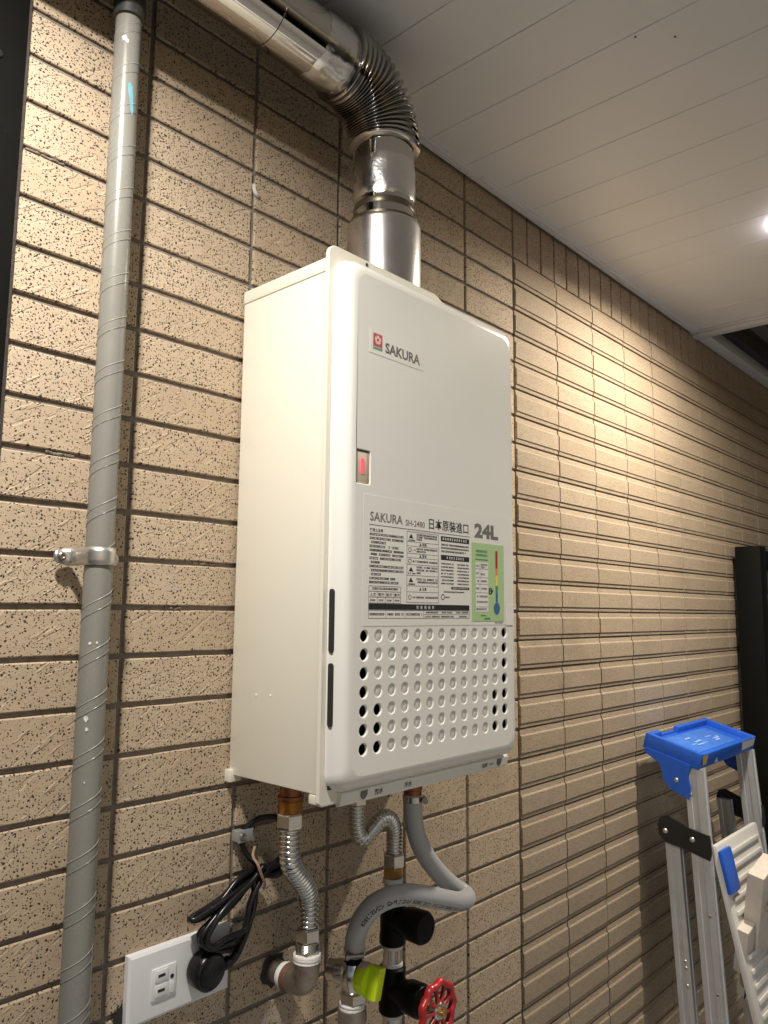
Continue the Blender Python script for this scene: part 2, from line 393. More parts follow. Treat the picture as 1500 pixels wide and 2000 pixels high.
def ridge_tile(wd, seed):
    r = random.Random(seed); H = PZ; g = .0017
    prof = [(.020, .0065), (.020, .0000), (.195, -.0008), (.218, -.0026), (.234, -.0033), (.255, -.0036), (.80, -.0036), (.812, -.0033), (.816, -.0008), (.840, -.0008), (.846, -.0020), (.956, -.0014), (.963, .0065)]
    pts = [(y + r.uniform(-.0002, .0002), H * (1 - t)) for t, y in prof]
    b = MB(); b.prism(pts, 'x', g, wd - g); return b
FT = [flat_tile(PX, PZ, s).build('tile', M_SPECK, wall, smooth=0).data for s in range(6)]
RT = [ridge_tile(PX, s).build('ridged_tile', M_RIDGE, wall, smooth=0).data for s in range(4)]
BT = [flat_tile(PZ * PX / (3 * PZ), 2 * PZ, 20 + s, .0023, .0).build('border_tile', M_BORDER, wall, smooth=0).data for s in range(2)]
for o in list(wall.children):
    if o.name != 'mortar_bed': bpy.data.objects.remove(o)
WINV = Matrix.Translation((0, 0, 1.5))
def put(name, me, loc, rx=0, rz=0):
    o = bpy.data.objects.new(name, me); link(o, wall); o.matrix_parent_inverse = WINV
    o.location = loc; o.rotation_euler = (rx, rz * .4, rz); return o
rest = []
def zrow(j): return -(j - 13) * PZ           # joint above row j
rr = random.Random(3)
for i in range(-1, 6):
    for j in range(-2, 42):
        loc = (i * PX, rr.uniform(-.0004, .0004), zrow(j + 1)); a = rr.uniform(-.004, .004); c = rr.uniform(-.003, .003)
        hidden = (j > 26) or i < 0 or (i in (2, 3, 4) and 7 <= j <= 15) or (i in (3, 4) and 5 <= j <= 16)
        me = FT[rr.randrange(6)]
        if hidden: rest.append((me, loc))
        else: put('tile', me, loc, a, c)
ridge_rest = []
for i in range(6, 27):
    for j in range(0, 42):
        loc = (i * PX, rr.uniform(-.0005, .0005), zrow(j + 1)); me = RT[rr.randrange(4)]
        show = (i <= 10 and j <= 29) or (i <= 15 and j <= 22) or (i <= 18 and j <= 16)
        if show and not (i >= 16 and j > 15): put('ridged_tile', me, loc, rr.uniform(-.003, .003), 0)
        else: ridge_rest.append((me, loc))
brest = []
for k in range(18, 81):
    loc = (k * PZ * PX / (3 * PZ), rr.uniform(-.0004, .0004), zrow(0)); me = BT[k % 2]
    if k < 48: put('border_tile', me, loc, rr.uniform(-.002, .002), 0)
    else: brest.append((me, loc))
def join_rest(name, lst, mat):
    b = MB()
    for me, loc in lst:
        L_ = Vector(loc); b.add([v.co + L_ for v in me.vertices], [tuple(p.vertices) for p in me.polygons])
    b.build(name, mat, wall, smooth=0, kind='stuff')
join_rest('hidden_tiles', rest, M_SPECK); join_rest('distant_ridged_tiles', ridge_rest, M_RIDGE); join_rest('distant_border_tiles', brest, M_BORDER)
# grout dabs in the joints
m = MB(); m.tube(spline([(.3083, .000, .549), (.3083, -.001, .542), (.3105, -.002, .536), (.315, -.001, .5355)], 6), .0028, 8); m.build('grout_bead', M_GROUT, wall)
rg = random.Random(5)
for (gx, gz, wd) in ((.205, .0, .02), (.25, -.2065, .035), (.06, .155, .03), (.02, .4645, .04), (.24, .0515, .03), (.10, .567, .05)):
    m = MB(); pts = [(gx + wd * t / 8, .0030 + rg.uniform(-.0010, .0006), gz + rg.uniform(-.0010, .0010)) for t in range(9)]
    m.tube(spline(pts, 3), [rg.uniform(.0010, .0020) for _ in range(25)], 6); m.build('grout_smear', M_MORTAR, wall)
# rusty wire curl beside the flue
m = MB(); m.tube(spline([(.463 + .010 * math.cos(t * .9) + t * .0009, -.004 - .004 * math.sin(t * 1.3), .4205 + .006 * math.sin(t * .9)) for t in range(12)], 5), .0009, 6); m.build('rusty_wire', M_RUST, wall)
# ---- dark door frame at the left
fr = thing('door_frame', 'near-black door frame along the left edge with a screw in it', 'door frame', (-.1, 0, -1.5))
m = MB(); m.bevbox(-.60, .0115, -.0045, .003, -1.5, .764, .001); m.build('jamb', M_BLACKFRAME, fr)
m = MB(); m.bevbox(-.60, -.075, -.016, -.005, -1.5, .764, .003); m.build('stile', M_BLACKFRAME, fr)
m = MB(); m.box(.0118, .0148, -.003, .004, -1.5, .764); m.build('sealant_bead', M_SEAL, fr, smooth=0)
m = MB(); m.lathe([(0, .0042), (.0012, .0042), (.002, .003), (.0021, .0008)], (-.0155, -.0046, .546), (0, -1, 0), 14); m.build('screw', M_BLACKP, fr)

# ================================================================== text helpers
_tc = {}
def text_mesh(body, off=0.0, res=2):
    cu = bpy.data.curves.new('lettering', 'FONT'); cu.body = body; cu.size = 1; cu.resolution_u = res; cu.offset = off; cu.fill_mode = 'FRONT'
    o = bpy.data.objects.new('tmp', cu); COL.objects.link(o)
    dg = bpy.context.evaluated_depsgraph_get(); me = bpy.data.meshes.new_from_object(o.evaluated_get(dg))
    vs = [v.co.copy() for v in me.vertices]; fs = [tuple(p.vertices) for p in me.polygons]
    bpy.data.objects.remove(o); bpy.data.curves.remove(cu); bpy.data.meshes.remove(me)
    return vs, fs
def put_text(mb, body, x0, x1, z0, z1, y, off=0.0, mi=0):
    """lettering on a plane facing -y, fitted into a box"""
    vs, fs = text_mesh(body, off)
    if not vs: return
    ax = min(v.x for v in vs); bx = max(v.x for v in vs); ay = min(v.y for v in vs); by = max(v.y for v in vs)
    mb.add([(x0 + (v.x - ax) / max(1e-6, bx - ax) * (x1 - x0), y, z0 + (v.y - ay) / max(1e-6, by - ay) * (z1 - z0)) for v in vs], fs, mi)
def quad(mb, x0, x1, z0, z1, y, mi=0):
    mb.add([(x0, y, z0), (x1, y, z0), (x1, y, z1), (x0, y, z1)], [(0, 1, 2, 3)], mi)
def frame2(mb, x0, x1, z0, z1, y, t=.0005, mi=0):
    quad(mb, x0, x1, z1 - t, z1, y, mi); quad(mb, x0, x1, z0, z0 + t, y, mi); quad(mb, x0, x0 + t, z0 + t, z1 - t, y, mi); quad(mb, x1 - t, x1, z0 + t, z1 - t, y, mi)
rp = random.Random(11)
def fine(mb, x0, x1, zc, h, y, mi=0):
    """one line of print too small to read"""
    x = x0
    while x < x1:
        wd = min(h * rp.uniform(.5, .95), x1 - x)
        if rp.random() > .05:
            k = rp.random()
            if k < .5:
                quad(mb, x, x + wd, zc + h * .22, zc + h * .5, y, mi); quad(mb, x + wd * .1, x + wd * .9, zc - h * .5, zc - h * .12, y, mi); quad(mb, x + wd * .4, x + wd * .62, zc - h * .12, zc + h * .22, y, mi)
            else:
                quad(mb, x, x + wd * .28, zc - h * .5, zc + h * .5, y, mi); quad(mb, x + wd * .42, x + wd, zc - h * .45, zc + h * .5, y, mi)
        x += wd + h * .16

# ================================================================== WATER HEATER
HT = thing('water_heater', 'cream gas water heater with a ribbed vent panel hung on the tiled wall', 'water heater', (.4665, -.08, -.2))
HX0, HX1 = .296, .637; HZ0, HZ1 = -.192, .397
m = MB(); m.bevbox(HX0, HX1, -.157, -.004, HZ0, HZ1 - .0165, .0018); m.build('case', M_CREAM, HT)
m = MB(); m.bevbox(HX0 - .0006, HX1 + .0006, -.1565, -.0035, HZ1 - .0158, HZ1, .0015); m.build('lid', M_CREAM, HT)
for (sx, sz) in ((-.05, -.098), (-.075, -.097), ):
    m = MB(); m.lathe([(0, .0016), (.0006, .0012)], (HX0, sx, sz), (-1, 0, 0), 10); m.build('rivet', M_CREAM, HT)
m = MB(); m.bevbox(HX0 - .004, HX0 + .012, -.012, -.0005, HZ0 - .008, HZ0 + .006, .0015); m.build('mounting_tab', M_CREAM, HT)
m = MB(); m.bevbox(HX0 - .001, HX0 + .010, -.155, -.143, HZ0 - .010, HZ0 - .0005, .001); m.build('hook_tab', M_CREAM, HT)
# flange behind the front cover (outline in x,z)
FX0, FX1, FZ0 = .2915, .6415, -.203
def rrect(x0, x1, z0, z1, r, n=6):
    out = []
    for cx, cz, a0 in ((x1 - r, z1 - r, 0), (x0 + r, z1 - r, 90), (x0 + r, z0 + r, 180), (x1 - r, z0 + r, 270)):
        for k in range(n + 1):
            a = math.radians(a0 + 90 * k / n); out.append((cx + r * math.cos(a), cz + r * math.sin(a)))
    return out
ol = []
for k in range(7):
    a = math.radians(90 * k / 6); ol.append((FX1 - .014 + .014 * math.cos(a), .4035 - .014 + .014 * math.sin(a)))
ol += [(.505, .4035), (.497, .4045), (.490, .4085), (.482, .4105)]
for k in range(7):
    a = math.radians(90 + 90 * k / 6); ol.append((FX0 + .012 + .012 * math.cos(a), .4105 - .012 + .012 * math.sin(a)))
ol += [(FX0, FZ0 + .004), (FX0 + .004, FZ0), (FX1 - .004, FZ0), (FX1, FZ0 + .004)]
m = MB(); m.prism(ol, 'y', -.1625, -.1568); o = m.build('flange', M_CREAM, HT, smooth=30)
bv = o.modifiers.new('bevel', 'BEVEL'); bv.width = .0012; bv.segments = 2; bv.limit_method = 'ANGLE'
for (sx, sz) in ((.353, .405), (.594, .3985)):
    m = MB(); m.lathe([(0, .0022), (.0006, .0022)], (sx, -.1626, sz), (0, -1, 0), 10); m.build('flange_hole', M_SLOT, HT)
# front cover: pressed tray with a rounded rim and a field of round vents
CX0, CX1, CZ0, CZ1 = .2985, .6365, -.1905, .3955
YF = -.186
NR = 6
loops = []
for ins, y, r in ((0, -.1628, .020), (.0002, -.166, .020), (.0012, -.172, .020), (.0040, -.1785, .019), (.0060, -.1813, .0185), (.0082, -.1832, .018), (.0108, -.1847, .0175), (.0138, -.1856, .017), (.0172, YF, .016)):
    loops.append([(px, y, pz) for px, pz in rrect(CX0 + ins, CX1 - ins, CZ0 + ins, CZ1 - ins, r, NR)])
bm = bmesh.new(); BL = [[bm.verts.new(p) for p in lp] for lp in loops]; n = len(BL[0])
for A, B in zip(BL, BL[1:]):
    for i in range(n): bm.faces.new((A[i], A[(i + 1) % n], B[(i + 1) % n], B[i]))
VR = .0061; HSX, HSZ = .0224, .01972; H0X, H0Z = .3322, -.0282
SEG = 20; fill = [e for e in bm.edges if e.verts[0] in BL[-1] and e.verts[1] in BL[-1]]
opens = []; dimples = []
for c in range(13):
    for r_ in range(7):
        cx, cz = H0X + c * HSX, H0Z - r_ * HSZ
        (opens if (c in (0, 12) or (c in (1, 11) and r_ >= 4)) else dimples).append((cx, cz))
        rings = []
        for rad, y in ((VR + .0012, YF), (VR + .0003, YF + .0005), (VR, YF + .0016), (VR, YF + .0032)):
            rings.append([bm.verts.new((cx + rad * math.cos(2 * math.pi * k / SEG), y, cz + rad * math.sin(2 * math.pi * k / SEG))) for k in range(SEG)])
        for A, B in zip(rings, rings[1:]):
            for k in range(SEG): bm.faces.new((A[k], A[(k + 1) % SEG], B[(k + 1) % SEG], B[k]))
        fill += [e for e in {bm.edges.get((rings[0][k], rings[0][(k + 1) % SEG])) for k in range(SEG)}]
# indicator window hole
IX0, IX1, IZ0, IZ1 = .3148, .3382, .1372, .1745
rings = []
for ins, y in ((-.0009, YF), (0, YF + .0006), (0, YF + .003)):
    rings.append([bm.verts.new((px, y, pz)) for px, pz in rrect(IX0 + ins, IX1 - ins, IZ0 + ins, IZ1 - ins, .0022, 3)])
for A, B in zip(rings, rings[1:]):
    for k in range(len(A)): bm.faces.new((A[k], A[(k + 1) % len(A)], B[(k + 1) % len(A)], B[k]))
fill += [bm.edges.get((rings[0][k], rings[0][(k + 1) % len(rings[0])])) for k in range(len(rings[0]))]
bmesh.ops.triangle_fill(bm, use_beauty=True, use_dissolve=False, edges=fill, normal=(0, -1, 0))
bmesh.ops.recalc_face_normals(bm, faces=bm.faces)
me = bpy.data.meshes.new('front_cover'); bm.to_mesh(me); bm.free(); me.materials.append(M_COVER); finish(me, 35)
for p in me.polygons:
    if p.normal.y < -.9999 and abs(p.center.y - YF) < 1e-5: p.use_smooth = False
cover = link(bpy.data.objects.new('front_cover', me), HT); cover.matrix_parent_inverse = Matrix.Translation(-HT.location)
def sub(o):                                    # meshes under a mesh part keep world coordinates
    o.matrix_parent_inverse = Matrix.Translation(-HT.location) if o.parent is HT else Matrix.Identity(4); return o
db = MB(); db.lathe([(-.0006, VR + .0001), (.0, VR * .90), (.0003, VR * .78), (.0003, .0002)], (0, 0, 0), (0, -1, 0), SEG, caps=False)
dm = None
for cx, cz in dimples:
    if dm is None:
        o = db.build('dimple', M_COVER, None, smooth=60); dm = o.data; COL.objects.unlink(o); bpy.data.objects.remove(o)
    o = bpy.data.objects.new('dimple', dm); link(o, cover); o.location = (cx, YF + .0013, cz)
m = MB(); m.box(CX0 + .004, CX1 - .004, -.1655, -.163, CZ0 + .004, CZ1 - .03); m.build('dark_backing', M_INSIDE, HT, smooth=0)  # black sheet standing in for the shade behind the open vents
for z0, z1 in ((-.0455, .0217), (-.1218, -.0562)):
    m = MB(); pts = []
    for k in range(13):
        a = math.pi * k / 12; pts.append((-.1695 + .0032 * math.cos(a), z1 - .0032 + .0032 * math.sin(a)))
    for k in range(13):
        a = math.pi + math.pi * k / 12; pts.append((-.1695 + .0032 * math.cos(a), z0 + .0032 + .0032 * math.sin(a)))
    m.prism(pts, 'x', CX0 - .0009, CX0 + .004); m.build('side_slot', M_SLOT, cover, smooth=30)  # solid black capsule, the slot's inner shade put into its colour
# pilot window
m = MB(); m.bevbox(IX0 + .0006, IX1 - .0006, YF + .0012, YF + .0030, IZ0 + .0006, IZ1 - .0014, .0006); win = m.build('indicator_window', pm('window_plate', (.60, .52, .40), .35, var=.02), cover)
m = MB(); m.prism([(.3265 + .0028 * math.cos(a) , .1566 + (.0062 if math.sin(a) > 0 else -.0062) + .0028 * math.sin(a)) for a in [2 * math.pi * (k + .5) / 24 for k in range(24)]], 'y', YF + .0006, YF + .0013)
m.build('pilot_light', M_PILOT, win, smooth=30)
# --- badge
m = MB(); y = YF - .0003
m.bevbox(.3350, .4285, YF - .00025, YF - .00002, .2885, .3170, .0001); badge = m.build('badge', M_COVER, cover, smooth=0)
m = MB(); quad(m, .3405, .3558, .2982, .3130, y); m.build('emblem_field', M_REDINK, badge, smooth=0)
m = MB()
fx, fz = .3482, .3057
for k in range(5):
    a0 = math.radians(90 + 72 * k); c, s_ = math.cos(a0), math.sin(a0); pts = []
    for (u, v) in ((.0017, -.0012), (.0035, -.0023), (.0055, -.0019), (.0048, 0), (.0055, .0019), (.0035, .0023), (.0017, .0012)):
        pts.append((fx + u * c - v * s_, y - .0001, fz + u * s_ + v * c))
    m.add(pts, [tuple(range(7))])
m.build('emblem_flower', pm('emblem_pink', (.78, .50, .47), .5), badge, smooth=0)
m = MB(); quad(m, .3405, .3558, .2937, .2952, y); m.build('emblem_bar', M_GRNINK, badge, smooth=0)
m = MB(); quad(m, .3405, .3558, .2954, .2980, y); fine(m, .3412, .3550, .2967, .0014, y - .0001, 1); m.build('emblem_line', [M_BLACKINK, M_WHITEINK], badge, smooth=0)
m = MB(); put_text(m, 'SAKURA', .3608, .4237, .2938, .3066, y, .035); m.build('lettering', M_BLACKINK, badge, smooth=0)
# --- rating label
m = MB(); m.bevbox(.3280, .6235, YF - .00022, YF - .00002, -.0178, .1262, .0001); lab = m.build('rating_label', M_COVER, cover, smooth=0)
y = YF - .0003
m = MB()
for tx_, bx0, bx1, bz0, bz1, of_ in (('SAKURA', .3387, .3935, .0972, .1078, .018), ('SH-2480', .3985, .4335, .0970, .1042, .012), ('24L', .5340, .5882, .0935, .1125, .05)):
    m = MB(); put_text(m, tx_, bx0, bx1, bz0, bz1, y, of_); m.build('lettering', M_GREYINK, lab, smooth=0)
m = MB()
put_text(m, '日本原裝進口', .4415, .5210, .0962, .1098, y, .012)
quad(m, .3374, .5240, .0928, .0935, y)
put_text(m, '使用上注意', .3385, .3600, .0855, .0895, y, .02)
for k in range(13):
    zz = .0828 - k * .0044; xe = .395 - (0, 0, .030, .008, 0, 0, .004, .040, 0, 0, .038, .014, .008)[k]
    fine(m, .3405 if k in (2, 5, 7, 9, 10) else .3382, xe, zz, .0027, y)
frame2(m, .3377, .3908, .0072, .0262, y); quad(m, .3377, .3908, .0199, .0204, y); quad(m, .3377, .3908, .0135, .0140, y)
for k in range(1, 4): quad(m, .3377 + .0133 * k, .3382 + .0133 * k, .0072, .0199, y)
fine(m, .343, .386, .0232, .0024, y)
for k, tx in enumerate(('上方', '側方', '前方', '後方')):
    put_text(m, tx, .3395 + .0133 * k, .3492 + .0133 * k, .0147, .0188, y, .01); fine(m, .3402 + .0133 * k, .3484 + .0133 * k, .0104, .002, y)
# middle column
zz = [.0908, .0802, .0755, .0655, .0610, .0520, .0398, .0260, .0215, .0105]
frame2(m, .4010, .4600, .0085, .0908, y)
for z_ in (.0790, .0740, .0655, .0605, .0525, .0400, .0280, .0210): quad(m, .4010, .4600, z_ - .0002, z_ + .0002, y)
for z_, tx in ((.0765, '危險'), (.0630, '警告'), (.0245, '注意')):
    put_text(m, tx, .4290, .4370, z_ - .0017, z_ + .0019, y, .015)
    m.add([(.4235, y, z_ - .0016), (.4277, y, z_ - .0016), (.4256, y, z_ + .0020)], [(0, 1, 2)])
for z_ in (.0878, .0850, .0822): fine(m, .4185, .457 if z_ > .083 else .428, z_, .0021, y)
for z_ in (.0712, .0682): fine(m, .4185, .4575 if z_ > .07 else .436, z_, .0021, y)
fine(m, .4185, .458, .0564, .0023, y)
for z_ in (.0498, .0464, .0430): fine(m, .4185, .458 if z_ > .044 else .4265, z_, .0021, y)
for z_ in (.0358, .0325): fine(m, .4185, .458, z_, .0022, y)
fine(m, .4185, .458, .0148, .0023, y)
for z_ in (.0850, .0465, .0342): m.add([(.4045, y, z_ - .002), (.4125, y, z_ - .002), (.4085, y, z_ + .0035)], [(0, 1, 2)]); fine(m, .4035, .416, z_ - .0043, .0018, y)
for z_ in (.0697, .0564, .0148):
    ring_ = [(.4065 + .0028 * math.cos(a), z_ + .0028 * math.sin(a)) for a in [2 * math.pi * k / 16 for k in range(16)]]
    inn = [(.4065 + .0020 * math.cos(a), z_ + .0020 * math.sin(a)) for a in [2 * math.pi * k / 16 for k in range(16)]]
    m.add([(p[0], y, p[1]) for p in ring_ + inn], [(k, (k + 1) % 16, 16 + (k + 1) % 16, 16 + k) for k in range(16)])
    fine(m, .4115, .4168, z_, .002, y)
# right column
fine(m, .4650, .5215, .0797, .0022, y); fine(m, .4650, .5215, .0757, .0022, y); fine(m, .4650, .5160, .0716, .0022, y)
for k in range(7): fine(m, .4650, .490, .0566 - k * .0040, .0018, y); fine(m, .4975, .5215, .0566 - k * .0040, .0018, y)
fine(m, .4700, .5120, .0225, .0016, y); fine(m, .4730, .4820, .0160, .0016, y)
ring_ = [(.4685 + .0036 * math.cos(a), .0160 + .0036 * math.sin(a)) for a in [2 * math.pi * k / 18 for k in range(18)]]
inn = [(.4685 + .0026 * math.cos(a), .0160 + .0026 * math.sin(a)) for a in [2 * math.pi * k / 18 for k in range(18)]]
m.add([(p[0], y, p[1]) for p in ring_ + inn], [(k, (k + 1) % 18, 18 + (k + 1) % 18, 18 + k) for k in range(18)])
# bottom table
frame2(m, .3374, .5222, -.0095, -.0001, y)
for xx in (.3655, .398, .4315): quad(m, xx, xx + .0004, -.0095, -.0005, y)
quad(m, .4315, .5222, -.0050, -.0046, y)
for a, b_ in ((.3395, .3635), (.368, .396), (.4005, .4290)): fine(m, a, b_, -.0048, .0026, y)
for a, b_ in ((.436, .459), (.466, .487), (.494, .520)): fine(m, a, b_, -.0025, .0018, y)
for a, b_ in ((.4335, .462), (.465, .490), (.501, .517)): fine(m, a, b_, -.0073, .0018, y)
m.build('black_lettering', M_BLACKINK, lab, smooth=0)
m = MB()
quad(m, .4645, .5224, .0838, .0900, y); quad(m, .4645, .5224, .0610, .0672, y); quad(m, .4850, .5224, .0258, .0290, y); quad(m, .3374, .5222, .0003, .0068, y)
for a, b_, zc, h in ((.4680, .519, .0869, .0030), (.476, .512, .0641, .0030), (.488, .520, .0274, .0015)):
    k = a
    while k < b_: fine(m, k, k + h * .9, zc, h, y - .0001, 1); k += h * 1.55
for k, ch in enumerate('性能規格表'): put_text(m, ch, .4185 + .0072 * k, .4225 + .0072 * k, .0014, .0054, y - .0001, .01, 1)
m.build('black_bar', [M_BLACKINK, M_WHITEINK], lab, smooth=0)
# --- green efficiency label
m = MB(); m.bevbox(.5278, .6000, YF - .0005, YF - .0003, -.0130, .0872, .0001); gl = m.build('efficiency_label', M_GREENLAB, cover, smooth=0)
y = YF - .0006
m = MB(); quad(m, .5355, .5640, -.0010, .0622, y); m.build('data_table', M_WHITEINK, gl, smooth=0)
m = MB()
for z_ in (.0535, .0425, .0340, .0230, .0050): quad(m, .5355, .5640, z_, z_ + .0004, y - .0001)
quad(m, .5450, .5454, .0230, .0622, y - .0001)
for z_, a, b_ in ((.0592, .547, .562), (.0560, .5475, .557), (.0470, .547, .556), (.0382, .548, .561), (.0285, .548, .561), (.0185, .538, .562), (.0115, .538, .562), (.0022, .537, .560), (.0575, .537, .543), (.048, .537, .543), (.038, .537, .543), (.0285, .537, .543)): fine(m, a, b_, z_, .0024, y - .0001)
m.build('table_print', M_GREYINK, gl, smooth=0)
for a, b_, zc, h in ((.5365, .562, .0765, .0030), (.5365, .562, .0715, .0028), (.547, .558, -.0058, .0018), (.555, .568, -.0098, .0024)):
    m = MB(); fine(m, a, b_, zc, h, y); m.build('green_lettering', M_GRNINK, gl, smooth=0)
m = MB(); quad(m, .5355, .563, .0650, .0664, y); m.build('green_rule', M_GRNINK, gl, smooth=0)
zz = [(.0790, M_REDINK), (.0640, M_REDINK), (.0560, M_ORANGE), (.0465, M_YEL), (.0330, M_GRNINK), (.0230, M_LBLUE), (.0120, None)]
for (za, mt), (zb, _) in zip(zz, zz[1:]):
    m = MB(); quad(m, .5806, .5854, zb, za, y); m.build('scale_band', mt, gl, smooth=0)
m = MB(); m.add([(.583 + .0068 * math.cos(a), y - .0001, .0035 + .0080 * math.sin(a)) for a in [2 * math.pi * k / 24 for k in range(24)]], [tuple(range(24))]); m.build('scale_bulb', M_LBLUE, gl, smooth=0)
m = MB(); m.add([(.5650, y, .0215), (.5710, y, .0215), (.5748, y, .0256), (.5710, y, .0297), (.5650, y, .0297)], [tuple(range(5))]); m.build('grade_arrow', M_BLACKINK, gl, smooth=0)
m = MB(); put_text(m, '2', .5668, .5698, .0232, .0282, y - .0001); m.build('grade_number', M_WHITEINK, gl, smooth=0)
m = MB(); m.bevbox(.6050, .6226, YF - .0006, YF - .0003, -.0185, .0095, .0001); m.build('blank_sticker', M_WHITEINK, cover, smooth=0)
m = MB(); fine(m, .579, .597, -.0152, .0018, YF - .0003); m.build('serial_print', M_GREYINK, cover, smooth=0)
# --- lower lip with connection names
m = MB(); pts = [(-.1600, -.2075), (-.1672, -.2050), (-.1690, -.1925), (-.1630, -.1900), (-.1575, -.1910)]
m.prism(pts, 'x', .318, .6335); o = m.build('lower_lip', M_COVER, HT, smooth=20)
bv = o.modifiers.new('bevel', 'BEVEL'); bv.width = .0012; bv.segments = 2
lip = o
m = MB(); y = -.1692
def lip_text(tx, x0, x1, za, zb, off=.012):
    m = MB()
    vs, fs = text_mesh(tx, off); ax = min(v.x for v in vs); bx = max(v.x for v in vs); ay = min(v.y for v in vs); by = max(v.y for v in vs); out = []
    for v in vs:
        t = (v.y - ay) / (by - ay); z_ = za + (zb - za) * t
        out.append((x0 + (v.x - ax) / (bx - ax) * (x1 - x0), -.1690 + (-.1925 - z_) * (.0018 / .0125) - .0004, z_))
    m.add(out, fs); m.build('connection_name', M_BLACKINK, lip, smooth=0)
lip_text('熱水', .3700, .3835, -.2015, -.1950); lip_text('冷水', .4195, .4330, -.2015, -.1950); lip_text('瓦斯', .5730, .5850, -.2010, -.1955); lip_text('GAS', .5880, .5990, -.1995, -.1970)
for cx in (.3525, .6115):
    m = MB()
    pts = [(-.0055, .0045), (.0055, .0045), (.0055, -.001), (.003, -.0042), (0, -.0055), (-.003, -.0042), (-.0055, -.001)]
    m.add([(cx + a, -.1690 + (-.1925 - (-.198 + b_)) * (.0018 / .0125) - .0005, -.198 + b_) for a, b_ in pts], [tuple(range(7))]); m.build('shield_mark', M_GREYINK, lip, smooth=0)
# brass stubs under the case
HOT = Vector((.330, -.075, 0)); COLD = Vector((.4385, -.075, 0)); GAS = Vector((.528, -.090, 0))
m = MB(); m.lathe([(0, .0125), (.018, .0125), (.0185, .0150), (.0225, .0150)], HOT + Vector((0, 0, -.1915)), (0, 0, -1), 24); m.build('hot_outlet', M_COPPER, HT)
m = MB(); m.lathe([(0, .0110), (.035, .0110)], COLD + Vector((0, 0, -.1915)), (0, 0, -1), 24); m.build('cold_inlet', M_COPPER, HT)
m = MB(); m.lathe([(0, .0125), (.040, .0125), (.041, .0115), (.056, .0115)], GAS + Vector((0, 0, -.1915)), (0, 0, -1), 24); m.build('gas_inlet', M_COPPER, HT)

# ================================================================== FLUE
FL = thing('flue_duct', 'shiny steel flue with a corrugated elbow rising from the water heater', 'flue', (.456, -.095, .397))
VX, VY = .456, -.095; HZc = .707; R = .041
m = MB(); m.lathe([(0, .0500), (.110, .0500), (.1135, .0497), (.1145, .0490)], (VX, VY, .398), (0, 0, 1), 48); m.build('sleeve', M_BRUSHED, FL)
m = MB(); m.lathe([(0, .0478), (.004, .0478), (.004, .0435), (.006, .0425), (.006, .041)], (VX, VY, .5125), (0, 0, 1), 48); m.build('collar', M_DARKRING, FL)
m = MB(); m.lathe([(0, R), (.112, R)], (VX, VY, .515), (0, 0, 1), 48); m.build('riser_pipe', M_STEEL, FL)
m = MB(); rt = random.Random(2); seg = 48; vs = []; fs = []
for i in range(10):
    for k in range(seg):
        a = 2 * math.pi * k / seg; rr_ = R + .0006 + rt.uniform(0, .0015) if i not in (0, 9) else R + .0002
        z_ = .545 + .056 * i / 9 + (rt.uniform(-.0018, .0018) if i in (0, 9) else 0); vs.append((VX + rr_ * math.cos(a), VY + rr_ * math.sin(a), z_))
for i in range(9):
    for k in range(seg): fs.append((i * seg + k, i * seg + (k + 1) % seg, (i + 1) * seg + (k + 1) % seg, (i + 1) * seg + k))
m.add(vs, fs); m.build('foil_tape', M_FOIL, FL, smooth=180)
m = MB(); m.lathe([(0, R + .0004), (.004, R + .0012), (.0085, R + .0004)], (VX, VY, .531), (0, 0, 1), 48, caps=False); m.build('bead_ring', M_DARKRING, FL)
# corrugated elbow
arc = []; x_end, z_st = .366, .629
Rb = .078
arc.append(Vector((VX, VY, z_st - .006)))
for k in range(0, 61):
    a = math.radians(90 * k / 60); arc.append(Vector((VX - Rb + Rb * math.cos(a), VY, HZc - Rb + Rb * math.sin(a))))
arc.append(Vector((x_end - .002, VY, HZc)))
arc = resample(arc, .00065); nf = len(arc); rid = 17
rad = []
for i in range(nf):
    ph = (i / (nf - 1) * rid) % 1.0; s_ = math.sin(math.pi * ph); rad.append(.0415 + .0078 * (s_ ** .75))
m = MB(); m.tube(arc, rad, 44); m.build('corrugated_elbow', M_STEEL2, FL, smooth=180)
m = MB(); m.lathe([(0, R), (.118, R), (.1185, R + .0012), (.1215, R + .0012), (.122, R), (1.6, R)], (.368, VY, HZc), (-1, 0, 0), 48); m.build('horizontal_pipe', M_STEEL, FL)
m = MB(); vs = []; fs = []
for i in range(9):
    for k in range(seg):
        a = 2 * math.pi * k / seg; rr_ = R + .0006 + rt.uniform(0, .0020) if i not in (0, 8) else R + .0002
        x_ = .3655 - .052 * i / 8 - (.012 * max(0, math.sin(a + 1.0)) if i == 8 else 0) + (rt.uniform(-.002, .002) if i in (0, 8) else 0)
        vs.append((x_, VY + rr_ * math.cos(a), HZc + rr_ * math.sin(a)))
for i in range(8):
    for k in range(seg): fs.append((i * seg + k, i * seg + (k + 1) % seg, (i + 1) * seg + (k + 1) % seg, (i + 1) * seg + k))
m.add(vs, fs); m.build('foil_tape', M_FOIL, FL, smooth=180)

